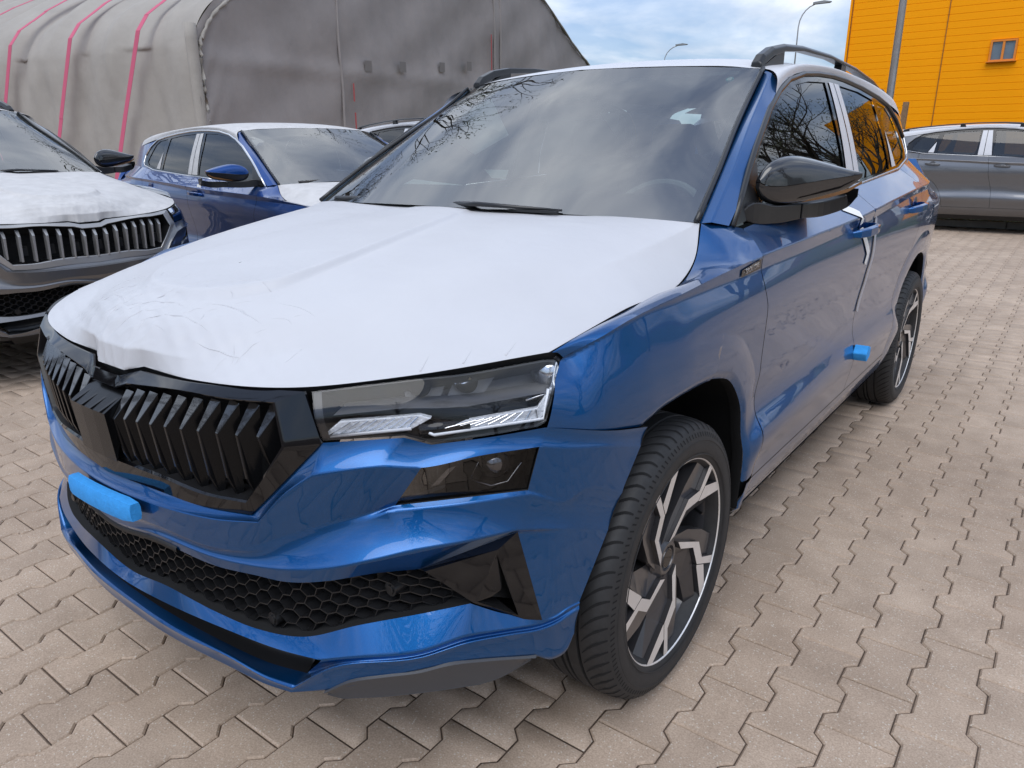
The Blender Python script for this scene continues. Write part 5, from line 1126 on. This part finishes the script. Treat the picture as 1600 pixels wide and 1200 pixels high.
# candidate stones with how large they show
F3 = np.array(fw); R3 = np.array(r2); U3 = np.array(u2); C3 = np.array(CAM)
cand = []
for I in range(-110, 70):
    for J in range(-25, 90):
        p = np.array([OX, OY])+eb*((J+.5*(I % 2)+ (I-(I % 2))*0)*P1)+ea*I*P2
        if not (-13 < p[0] < 9 and -3.2 < p[1] < 12.4): continue
        q = np.array([p[0]+.07, p[1]+.1, 0])-C3; z = q@F3
        vis = False; size = 0
        if z > .2:
            x = 800+FPX*(q@R3)/z; y = 600-FPX*(q@U3)/z
            if -90 < x < 1690 and y < 1290:
                vis = True; size = 1/(q@q)
                if -.9 < p[0] < .80 and p[1] > -.72 and p[1] < 3.4: size *= .02       # under the car
                if x < 60 and y < 540: size *= .05
        if vis or np.hypot(*(p-C3[:2])) < 3.5: cand.append((size if vis else 0, p, I, J))
        elif p[0] > 0.5 or p[1] < 4 or p[0] > -6: cand.append((0, p, I, J))
cand.sort(key=lambda t: -t[0])
pv_rot = math.atan2(ea[1], ea[0])
for k, (s, p, I, J) in enumerate(cand[:299]):
    o = bpy.data.objects.new('paver', sm_); COL.objects.link(o); o.parent = ground
    o.location = (p[0], p[1], random.uniform(-.0012, .0012)); o.rotation_euler = (random.uniform(-.003, .003), random.uniform(-.003, .003), pv_rot+random.uniform(-.003, .003))
rest = cand[299:]
V0 = np.array([(v[0], v[1], -.0045) for v in O1]+[(v[0], v[1], 0) for v in O2])
top_tris = [tuple(v-12 for v in pl.vertices) for pl in sm_.polygons if all(v >= 24 for v in pl.vertices)]
Fq = [(i, 12+i, 12+(i+1) % 12, (i+1) % 12) for i in range(12)]
if len(top_tris): 
    pass
tri = np.array([t for t in top_tris]); quad = np.array(Fq)
nr = len(rest); Pp = np.array([r[1] for r in rest]); rz_ = np.random.uniform(-.0012, .0012, nr)
cr2, sr2 = math.cos(pv_rot), math.sin(pv_rot); X0 = V0[:, 0]*cr2-V0[:, 1]*sr2; Y0 = V0[:, 0]*sr2+V0[:, 1]*cr2
VV = np.zeros((nr, 24, 3)); VV[:, :, 0] = Pp[:, 0:1]+X0; VV[:, :, 1] = Pp[:, 1:2]+Y0; VV[:, :, 2] = V0[:, 2]+rz_[:, None]
offs = (np.arange(nr)*24)[:, None, None]; T_ = (tri[None]+offs).reshape(-1, 3); Q_ = (quad[None]+offs).reshape(-1, 4)
me = bpy.data.meshes.new('pavers'); nv = nr*24; me.vertices.add(nv); me.vertices.foreach_set('co', VV.reshape(-1))
me.loops.add(len(T_)*3+len(Q_)*4); me.loops.foreach_set('vertex_index', np.concatenate([T_.ravel(), Q_.ravel()]).astype(np.int32))
me.polygons.add(len(T_)+len(Q_)); st_ = np.concatenate([np.arange(len(T_))*3, len(T_)*3+np.arange(len(Q_))*4]); me.polygons.foreach_set('loop_start', st_.astype(np.int32))
me.update(calc_edges=True); me.validate()
at_ = me.attributes.new('tone', 'FLOAT', 'POINT'); at_.data.foreach_set('value', np.repeat(np.random.rand(nr), 24).astype(np.float32))
me.materials.append(pm); pv = obj('more_pavers', me, None, ground, kind='stuff')
# flat paved surface beyond the modelled stones
fp = obj('paved_yard', mesh('paved_yard', [(-60, -30, -.0045), (-13.2, -30, -.0045), (-13.2, 12.66, -.0045), (-60, 12.66, -.0045), (9.2, -30, -.0045), (60, -30, -.0045), (60, 12.66, -.0045), (9.2, 12.66, -.0045)], [(0, 1, 2, 3), (4, 5, 6, 7)]), None, kind='structure')
def far_paving():
    m = pm.copy(); m.name = 'far_paving'; nt = m.node_tree; b = nt.nodes['Principled BSDF']; src = b.inputs['Base Color'].links[0].from_socket
    br = nt.nodes.new('ShaderNodeTexBrick'); br.inputs['Scale'].default_value = 1; br.inputs['Mortar Size'].default_value = .006; br.inputs['Brick Width'].default_value = P1; br.inputs['Row Height'].default_value = P2
    br.inputs['Color1'].default_value = (1, 1, 1, 1); br.inputs['Color2'].default_value = (.95, .95, .95, 1); br.inputs['Mortar'].default_value = (.35, .30, .26, 1)
    g = nt.nodes.new('ShaderNodeNewGeometry'); mp = nt.nodes.new('ShaderNodeMapping'); mp.inputs['Rotation'].default_value = (0, 0, math.pi/2-TH); nt.links.new(g.outputs['Position'], mp.inputs[0]); nt.links.new(mp.outputs[0], br.inputs['Vector'])
    mx = nt.nodes.new('ShaderNodeMix'); mx.data_type = 'RGBA'; mx.blend_type = 'MULTIPLY'; mx.inputs[0].default_value = 1; nt.links.new(src, mx.inputs[6]); nt.links.new(br.outputs[0], mx.inputs[7]); nt.links.new(mx.outputs[2], b.inputs['Base Color']); return m
fp.data.materials.append(far_paving())
# kerb and verge behind
kb = MB(); kmat = mat('kerb_concrete', (.30, .28, .26), .85, noise=(8, .15), bump=(60, .4, 4, .004))
for k in range(-12, 16): MB().box((k*1.0, 12.75, .03), (.99, .16, .14)).build('kerb', kmat, fp, bevel=.012)
obj('verge', mesh('verge', [(-60, 12.83, .03), (60, 12.83, .03), (60, 60, .03), (-60, 60, .03)], [(0, 1, 2, 3)]), mat('verge_soil', (.06, .075, .03), .95, noise=(4, .4)), kind='structure')
gb = MB(); rng = np.random.RandomState(3)
for k in range(15000):
    x = rng.uniform(-9, 9); y = 12.85+rng.rand()**1.6*4.5; h = rng.uniform(.05, .16); a = rng.uniform(0, 6.28); w = .007
    gb.add([(x-w*math.cos(a), y-w*math.sin(a), .03), (x+w*math.cos(a), y+w*math.sin(a), .03), (x+rng.uniform(-.05, .05), y+rng.uniform(-.05, .05), .03+h)], [(0, 1, 2)])
g_o = gb.build('grass', mat('grass_blades', (.075, .12, .025), .7, noise=(3, .4)), None, kind='stuff'); tag(g_o, 'rough green grass on the verge behind the kerb', 'grass')
# ------------------------------------------------------------------ orange building
om = mat('orange_cladding', (.97, .345, .0005), .6, noise=(.6, .02), spec=.12)
ob = thing('orange_building', 'tall building clad in bright orange horizontal panels with a small window', 'building', loc=(0, 26, 0))
def lx(x, y, z): return (x, y-26, z)
YB = 26.0; x0 = -5.73; hgt = 6.2; widx = [x0, -2.955, .9, 3.3, 5.7]
wx0, wx1, wz0, wz1 = -1.70, -1.08, 3.62, 4.16
plm = {}
nrow = int(hgt/.2)
for s in range(4):
    a, b = widx[s]+.012, widx[s+1]-.012
    if s == 0:
        pass
    for k in range(nrow):
        z0_, z1_ = k*.2, (k+1)*.2
        segs = [(a, b)]
        if s == 1 and z1_ > wz0-.02 and z0_ < wz1+.02: segs = [(a, wx0-.03), (wx1+.03, b)]
        if z0_ > 7.2 and s > 0 and False: continue
        for (p, q) in segs:
            key = round(q-p, 3)
            if key not in plm:
                L_ = q-p; V = [(0, 0, 0), (L_, 0, 0), (L_, -.014, .003), (0, -.014, .003), (0, -.013, .190), (L_, -.013, .190), (L_, -.004, .196), (0, -.004, .196), (0, 0, .2), (L_, 0, .2)]
                me = mesh('cladding_panel', V, [(0, 1, 2, 3), (3, 2, 5, 4), (4, 5, 6, 7), (7, 6, 9, 8), (0, 3, 4, 7, 8), (1, 9, 6, 5, 2)]); me.materials.append(om); plm[key] = me
            o = bpy.data.objects.new('cladding_panel', plm[key]); COL.objects.link(o); o.parent = ob; o.location = (p, .02, z0_)
MB().box((-.015, 5.03, 3.11), (11.42, 10, 6.22)).build('wall', mat('orange_wall', (.55, .19, .004), .6), ob)
for xx in [x0-.0]+widx[1:]: MB().box((xx, -.0, 3.1), (.022, .03, 6.18)).build('joint_strip', mat('joint_shadow', (.28, .10, .01), .6) if 'joint_shadow' not in bpy.data.materials else bpy.data.materials['joint_shadow'], ob)
MB().box((x0-.05, -.012, 3.12), (.06, .09, 6.25)).build('corner_trim', om, ob)
wn = MB()
for (c_, d_) in (((wx0, 0, (wz0+wz1)/2), (.05, .10, wz1-wz0+.05)), ((wx1, 0, (wz0+wz1)/2), (.05, .10, wz1-wz0+.05)), (((wx0+wx1)/2, 0, wz0), (wx1-wx0-.05, .10, .05)), (((wx0+wx1)/2, 0, wz1), (wx1-wx0-.05, .10, .05)), (((wx0+wx1)/2, 0, (wz0+wz1)/2), (.06, .09, wz1-wz0-.05))): wn.box(c_, d_)
wf = wn.build('window', mat('window_frame_orange', (.70, .22, .02), .5), ob)
for xa, xb in ((wx0+.025, (wx0+wx1)/2-.03), ((wx0+wx1)/2+.03, wx1-.025)): MB().box(((xa+xb)/2, .02, (wz0+wz1)/2), (xb-xa, .01, wz1-wz0-.05)).build('pane', mat('pane_glass', (.12, .16, .20), .08, coat=1), wf)
MB().box(((wx0+wx1)/2, -.05, wz0-.035), (wx1-wx0+.14, .14, .02)).build('sill', bpy.data.materials['window_frame_orange'], wf)
# ------------------------------------------------------------------ storage tent
az = math.radians(10.34); gv = np.array([-math.sin(az), math.cos(az), 0]); nv_ = np.array([math.cos(az), math.sin(az), 0]); TC = np.array([-12.24, 6.72, 0])
tent = thing('storage_tent', 'large grey fabric storage tent tied down with pink straps', 'tent', loc=tuple(TC))
tm = mat('tent_fabric', (.31, .285, .255), .8, noise=(1.2, .10), bump=(2.2, .35, 6, .06))
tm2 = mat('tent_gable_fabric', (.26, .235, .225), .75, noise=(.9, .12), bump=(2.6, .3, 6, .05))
prof = [(0, 0), (0, 1), (0, 2), (0, 2.9), (.04, 3.2), (.22, 3.55), (.45, 3.82), (.8, 4.08), (1.4, 4.42), (2.6, 5.0), (4.5, 5.8), (7, 6.85), (10.4, 8.2), (13.5, 6.95), (16, 5.94), (18.2, 5.02), (19.9, 4.31), (20.2, 4.0), (20.3, 3.2), (20.3, 0)]
D1 = herm([(0, a, b) for a, b in prof], (3,), 5)
nl = 150; Ln = 18.0; V = []
for j in range(nl+1):
    s = -Ln*j/nl
    ph = (s+1.24)/2.05; fr = ph-round(ph)        # straps pull the cloth in at each integer
    rib = math.cos(math.pi*2*ph)
    for i, p in enumerate(D1):
        g, z = p[1], p[2]; k = min(1, z/3.2)
        bulge = (-.05*rib+.05*math.sin(s*2.3+z*.8)+.035*math.sin(s*5.1-z*1.9+1)+.02*math.sin(s*11+z*2.5))*(.5+.5*k)
        bulge += .06*math.exp(-(fr/.06)**2)*-1*math.exp(-((z-3.4)/.7)**2)
        frame = .07*math.exp(-((abs(fr)-.5)/.07)**2)*(1 if z > 2.4 else .3)
        out_ = (bulge+frame)*min(1, .12-s*1.1 if s > -.8 else 1)
        if z < 3.2 and g < 5: q = TC*0+nv_*s+gv*(g-out_)+np.array([0, 0, z])
        elif g < 5: q = nv_*s+gv*(g-out_*.6)+np.array([0, 0, z+out_*.6])
        else: q = nv_*s+gv*g+np.array([0, 0, z+out_*.6])
        V.append(q)
m_ = len(D1); F = [(j*m_+i, j*m_+i+1, (j+1)*m_+i+1, (j+1)*m_+i) for j in range(nl) for i in range(m_-1)]
me = mesh('fabric_cover', V, F, True); me.materials.append(tm); obj('fabric_cover', me, None, tent)
# gable: fabric panel with folds, hem, zipper seam, horizontal band
V = []; F = []; ng, nz = 110, 46
zr = lambda g: float(np.interp(g, [p[1] for p in D1[15:]], [p[2] for p in D1[15:]])) if g > .02 else 3.0
for a in range(ng+1):
    g = -.03+20.30*(a/ng)**1.15; zt_ = zr(g)+.02
    for b in range(nz+1):
        z = zt_*b/nz
        o_ = .035*math.sin(g*1.7+.3)+.03*math.sin(z*1.3+g*.6)+.02*math.sin(z*4-g*2.1)+.012*math.sin(g*9+z*1.1)+.05*math.exp(-((z-2.9-.02*g)/.16)**2)
        if g < .9: o_ += .05*math.sin((z-g*2)*9)*(1-g/.9)*.5
        V.append(gv*g+nv_*(.02+o_)+np.array([0, 0, z]))
F = [(a*(nz+1)+b, (a+1)*(nz+1)+b, (a+1)*(nz+1)+b+1, a*(nz+1)+b+1) for a in range(ng) for b in range(nz)]
me = mesh('gable_panel', V, F, True); me.materials.append(tm2); obj('gable_panel', me, None, tent)
# gathered hem along the gable edge
hem = MB(); hp = [gv*(p[1]+(.12 if p[2] < 3.3 else .10))+nv_*.06+np.array([0, 0, p[2]-(0 if p[2] < 3.3 else .10)]) for p in D1]
hem.tube([q+nv_*.015*math.sin(i*2.1) for i, q in enumerate(hp)], [.035+.008*math.sin(i*1.7) for i in range(len(hp))], 8); hem.build('gable_hem', tm, tent, smooth=True)
MB().tube([gv*.02-nv_*.02+np.array([0, 0, z]) for z in np.linspace(0, 3.5, 14)], [.11]*14, 10).build('corner_fold', tm, tent, smooth=True)
for g in (4.1, 11.6, 12.0):
    zt_ = zr(g); MB().tube([gv*(g+.02*math.sin(z*3))+nv_*(.09)+np.array([0, 0, z]) for z in np.linspace(0, zt_-.1, 16)], .035, 6).build('door_seam', tm2, tent, smooth=True)
rl = mat('red_lacing', (.34, .07, .07), .7)
for g, z0_, z1_ in ((4.45, 2.35, 2.75), (4.45, 1.6, 2.1), (11.3, 3.0, 4.6), (11.35, 1.9, 2.6)): MB().tube([gv*g+nv_*.14+np.array([0, 0, z0_]), gv*(g+.02)+nv_*.13+np.array([0, 0, z1_])], .018, 6).build('lacing', rl, tent)
fl_ = mat('tent_patch', (.165, .15, .14), .7)
for g, z in ((4.95, 3.05), (6.4, 3.15), (8.3, 3.3), (9.8, 3.45)): MB().add([gv*g+nv_*.125+np.array([0, 0, z]), gv*(g+.28)+nv_*.125+np.array([0, 0, z+.01]), gv*(g+.28)+nv_*.125+np.array([0, 0, z+.26]), gv*g+nv_*.125+np.array([0, 0, z+.25])], [(0, 1, 2, 3)]).build('vent_patch', fl_, tent)
pk = mat('pink_webbing', (.50, .09, .16), .7)
for k in range(8):
    s0 = -1.24-2.05*k; mb = MB()
    pts = [(-.9, .02, 0), (-.5, .04, 1.9), (-.0, -.0, 3.42), (.0, .45, 3.95), (.0, 1.4, 4.52), (0, 2.6, 5.1), (0, 4.5, 5.9), (0, 7, 6.95)]
    pts = [(-1.35, -.35, 0), (-.62, -.22, 1.9), (0, -.12, 3.42), (.0, .12, 3.72), (.0, .45, 3.95), (.0, .8, 4.2), (.0, 1.4, 4.54), (0, 2.6, 5.12), (0, 4.5, 5.92), (0, 7, 6.97)]
    for (d0, g0, z0_), (d1, g1, z1_) in zip(pts[:-1], pts[1:]):
        w = .06
        a = nv_*(s0+d0)+gv*(g0-.02)+np.array([0, 0, z0_+.02]); b = nv_*(s0+d1)+gv*(g1-.02)+np.array([0, 0, z1_+.02])
        mb.add([a-nv_*w, a+nv_*w, b+nv_*w, b-nv_*w], [(0, 1, 2, 3)])
    o = mb.build('strap', pk, tent); sm = o.modifiers.new('s', 'SOLIDIFY'); sm.thickness = .006
# ------------------------------------------------------------------ poles and lamps
pmz = mat('galvanised_steel', (.36, .36, .36), .45, metal=.6, noise=(5, .15))
fpz = MB().tube([(-1.535, 13.0+.0, 0), (-1.53, 13.0, 9)], [.065, .045], 12).build('flag_pole', pmz, None, smooth=True)
fpz.location = (0, 0, 0); tag(fpz, 'plain steel pole standing in front of the orange building', 'pole')
def lamp(loc, h, arm, az_, label, th=.05):
    t = thing('street_lamp', label, 'street lamp', 'street lamps beyond the yard', loc=loc)
    d = np.array([math.cos(az_), math.sin(az_), 0]); P = [np.array([0, 0, 0]), np.array([0, 0, h-.9])]+[d*arm*(1-math.cos(a))+np.array([0, 0, h-.9+.9*math.sin(a)]) for a in np.linspace(.3, 1.35, 5)]
    MB().tube(P, [th]+[th*.55]*(len(P)-1), 8).build('pole', pmz, t, smooth=True); e = P[-1]
    mb = MB(); mb.prism([e-d*.05+(0, 0, -.02), e+d*.62+(0, 0, -.0), e+d*.70+(0, 0, .04), e+d*.4+(0, 0, .10), e-d*.05+(0, 0, .06)], tuple(np.cross(d, (0, 0, 1))*.22)); mb.build('lamp_head', mat('lamp_head_grey', (.22, .23, .24), .5), t); return t
lamp((-10.35, 35, 0), 7.2, .75, .2, 'tall curved street lamp against the sky, near the orange building')
lamp((-21.9, 45, 0), 7.35, 1.0, .2, 'distant curved street lamp low above the white car roof')
# wooden stake and young bush in front of the building
st_ = MB().prism([(-.05, -.05, 0), (.05, -.05, 0), (.05, .05, 0), (-.05, .05, 0)], (0.03, 0, 2.12)); so_ = st_.build('wooden_stake', mat('weathered_wood', (.22, .13, .07), .8, noise=(12, .25)), None); so_.location = (-1.97, 16.5, 0)
tag(so_, 'weathered wooden stake beside a small bush by the building', 'stake')
lm = mat('young_leaves', (.14, .17, .02), .6, noise=(6, .3))
bu = thing('small_bush', 'small yellow-green bush in front of the orange wall', 'bush', loc=(-2.35, 16.7, 0)); mb = MB(); sb_ = MB()
for k in range(14):
    a = rng.uniform(0, 6.28); r = rng.uniform(.1, .55); h = rng.uniform(1.0, 2.1); top = np.array([r*math.cos(a), r*math.sin(a), h]); sb_.tube([(0, 0, 0), tuple(top*.5+np.array([0, 0, .1])), tuple(top)], [.015, .01, .004], 5)
    for j in range(60):
        p = top*(rng.uniform(.4, 1.0))+rng.normal(0, .09, 3); u = rng.normal(0, 1, 3); u /= np.linalg.norm(u); v = np.cross(u, rng.normal(0, 1, 3)); v /= np.linalg.norm(v)
        mb.add([p-u*.035, p+v*.018, p+u*.035, p-v*.018], [(0, 1, 2, 3)])
mb.build('leaves', lm, bu, kind='stuff'); sb_.build('stems', bpy.data.materials['weathered_wood'], bu)
# ------------------------------------------------------------------ bare spring trees round the yard (behind and right of the camera, seen mirrored in paint and glass)
bark = mat('bark', (.05, .038, .028), .9, noise=(10, .3))
def tree_meshes(seed, H=9.0, depth=6):
    r = random.Random(seed); tr = MB(); br = MB(); tips = []
    def grow(p, d, L_, rad, lev):
        n = 4 if lev < 3 else 3; P = [p]; Rr = [rad]
        for i in range(n):
            d = (d+Vector((r.uniform(-.16, .16), r.uniform(-.16, .16), r.uniform(-.05, .14)))).normalized(); p = p+d*(L_/n); P.append(p); Rr.append(rad*(1-.45*(i+1)/n))
        (tr if lev == 0 else br).tube(P, Rr, 7 if lev < 2 else (5 if lev < 4 else 3), False)
        if lev >= depth: tips.append(p); return
        k = 3 if lev < 2 else (3 if r.random() < .6 else 2)
        for j in range(k+(1 if lev == 0 else 0)):
            a = r.uniform(0, 6.28); sp_ = r.uniform(.35, .8); perp = d.orthogonal().normalized(); perp.rotate(Matrix.Rotation(a, 3, d))
            nd = (d*math.cos(sp_)+perp*math.sin(sp_)+Vector((0, 0, .12))).normalized(); q = P[-1] if j < 2 else P[r.randint(max(1, n-2), n)]
            grow(q, nd, L_*r.uniform(.62, .82), rad*.58*r.uniform(.8, 1.1), lev+1)
    grow(Vector((0, 0, 0)), Vector((r.uniform(-.08, .08), r.uniform(-.08, .08), 1)).normalized(), H*.26, H*.022, 0)
    bud = MB()
    for p in tips:
        for j in range(3):
            u = Vector((r.gauss(0, 1), r.gauss(0, 1), r.gauss(0, 1))).normalized(); v = u.orthogonal(); q = p+Vector((r.gauss(0, .12), r.gauss(0, .12), r.gauss(0, .12)))
            bud.add([q-u*.045, q+v*.02, q+u*.045, q-v*.02], [(0, 1, 2, 3)])
    return tr, br, bud
budm = mat('spring_buds', (.075, .085, .025), .7)
proto = []
for sd in (11, 23, 37):
    tr, br, bud = tree_meshes(sd); L3 = []
    for nm, mb, m_, in (('trunk', tr, bark), ('crown', br, bark), ('buds', bud, budm)):
        me = mesh(nm, mb.V, mb.F); me.materials.append(m_); L3.append((nm, me))
    proto.append(L3)
spots = [(3.9, 15.5, .75, 2, 50, 'slim bare tree nearest the right end of the orange building'), (4.6, 19.5, .95, 0, 0, 'bare tree near the orange building, mirrored in the rear window of the blue SUV'), (6.2, 13.2, .9, 1, 70, 'bare tree right of the grey SUV, mirrored in the driver window of the blue SUV'), (8.8, 17.5, 1.1, 2, 140, 'bare tree farther right than the orange building'), (12.0, 10.5, 1.1, 0, 220, 'bare tree at the right edge of the yard'),
         (13.0, 3.0, 1.2, 1, 10, 'bare tree straight beside the driver door of the blue SUV'), (12.5, -4.0, 1.2, 2, 30, 'bare tree behind the camera on the right side'),
         (-6.5, -7.0, 1.15, 0, 200, 'bare tree left behind the camera, mirrored in the windshield'), (-3.5, -13.0, 1.2, 1, 290, 'bare tree behind the nose of the blue SUV'), (7.5, -9.0, 1.1, 0, 100, 'bare tree far behind the camera to the right'), (-13.5, -7.0, 1.3, 2, 310, 'bare tree far left of the parked row')]
spots += [(-24.0, 19.0, 2.3, 0, 40, 'tall tree far behind the storage tent, left one'), (-30.0, 8.0, 2.2, 1, 140, 'tall tree far behind the left end of the storage tent'), (-36.0, 27.0, 2.1, 2, 230, 'tall tree far behind the storage tent, right one')]
for x, y, s, k, rz_d, lb in spots:
    t = thing('bare_tree', lb, 'tree', 'bare trees round the yard', loc=(x, y, 0), rz=math.radians(rz_d)); t.scale = (s, s, s)
    for nm, me in proto[k]:
        o = obj(nm, me, None, t)
        if nm == 'buds': o['kind'] = 'stuff'
# ------------------------------------------------------------------ loose transport protection on the blue SUV
def foam_block(name, P, r, label, grp=None):
    mb = MB(); P = [Vector(p) for p in P]; n = 14
    V = []; F = []
    for i, p in enumerate(P):
        k = 1.0 if 0 < i < len(P)-1 else .82
        for j in range(n):
            a = 2*math.pi*j/n; c_ = math.cos(a); s_ = math.sin(a)
            q = 1/(abs(c_)**7+abs(s_)**7)**(1/7.)          # rounded square section
            dy = -c_*q*r[0]*k; dz = s_*q*r[1]*k
            V.append((p.x, p.y+dy, p.z+dz))
    m = len(P)
    for i in range(m-1):
        for j in range(n): F.append((i*n+j, i*n+(j+1) % n, (i+1)*n+(j+1) % n, (i+1)*n+j))
    F += [tuple(range(n))[::-1], tuple(range((m-1)*n, m*n))]
    o = mb.add(V, F).build(name, MT['foam'], None, angle=50); tag(o, label, 'foam pad', grp); return o
fx_ = np.linspace(-.100, .158, 9); P = [(x, -.873+.32*x*x+.22*abs(x)**3-.020, .602+.008*(x+.1)/.28) for x in fx_]; P = [P[0]]+[tuple(np.array(P[0])+(.006, 0, 0))]+P[1:]
foam_block('foam_pad', P, (.013, .022), 'long blue foam pad stuck on the bumper under the grille', 'blue foam transport pads')
def star(name, c, s, label):
    mb = MB(); rr_ = random.Random(4); n = 10; A = []
    for k in range(n):
        a = 2*math.pi*k/n; r = s*(1.0 if k % 2 else .78)*rr_.uniform(.85, 1.1); A.append((c[0], c[1]+r*1.15*math.cos(a), c[2]+r*math.sin(a)))
    mb.prism(A, (.045, .02, -.004)); o = mb.build(name, MT['foam'], None, bevel=.004); tag(o, label, 'foam pad', 'blue foam transport pads'); return o
yy_, zz_ = 1.452, .538; xx_ = float(side_pt([yy_], [zz_])[0])
star('foam_pad', (xx_-.002, yy_, zz_), .033, 'small ragged blue foam block on the door edge above the sill')
# white tape over the driver's door down to its handle
def tape(name, P, w, m, label, cat, lift=.0025):
    V = []; F = []
    D = np.array(dens(P, .015, False))
    for i, (y, z) in enumerate(D):
        t = D[min(i+1, len(D)-1)]-D[max(i-1, 0)]; t = t/np.linalg.norm(t); n = np.array([t[1], -t[0]])*w
        for q in (n, -n):
            yq, zq = y+q[0], z+q[1]; V.append((float(side_pt([yq], [zq])[0])+lift, yq, zq))
    F = [(2*i, 2*i+1, 2*i+3, 2*i+2) for i in range(len(D)-1)]
    o = obj(name, mesh(name, V, F), m); sm = o.modifiers.new('s', 'SOLIDIFY'); sm.thickness = .0008; tag(o, label, cat); return o
tape('tape_strip', [(1.235, 1.083), (1.352, 1.047), (1.345, 1.010), (1.405, .955), (1.462, .905), (1.445, .866)], .016, MT['tape'], 'narrow white tape strip hanging over the front door handle', 'tape', .0035)
tape('edge_guard', [(1.572, 1.022), (1.556, .985), (1.545, .955), (1.541, .870), (1.520, .790), (1.490, .715), (1.480, .683)], .013, MT['clear'], 'translucent grey guard strip along the rear door front edge', 'edge guard', .004)
rg = random.Random(9); gb2 = MB()
for k in range(700):
    x = rg.uniform(-2.5, 3.2); y = rg.uniform(-2.6, 7.5)
    if -.95 < x < .95 and -.9 < y < 3.4: continue
    r = rg.uniform(.0012, .0042); P = [(x+r*rg.uniform(.6, 1.2)*math.cos(a), y+r*rg.uniform(.6, 1.2)*math.sin(a), .0005) for a in (0, 1.3, 2.5, 3.8, 5.0)]
    gb2.add(P+[(x, y, r*.9)], [(0, 1, 5), (1, 2, 5), (2, 3, 5), (3, 4, 5), (4, 0, 5)])
g2 = gb2.build('grit', mat('grit_stone', (.22, .17, .13), .9), None, kind='stuff'); tag(g2, 'loose grit scattered over the paving', 'grit')
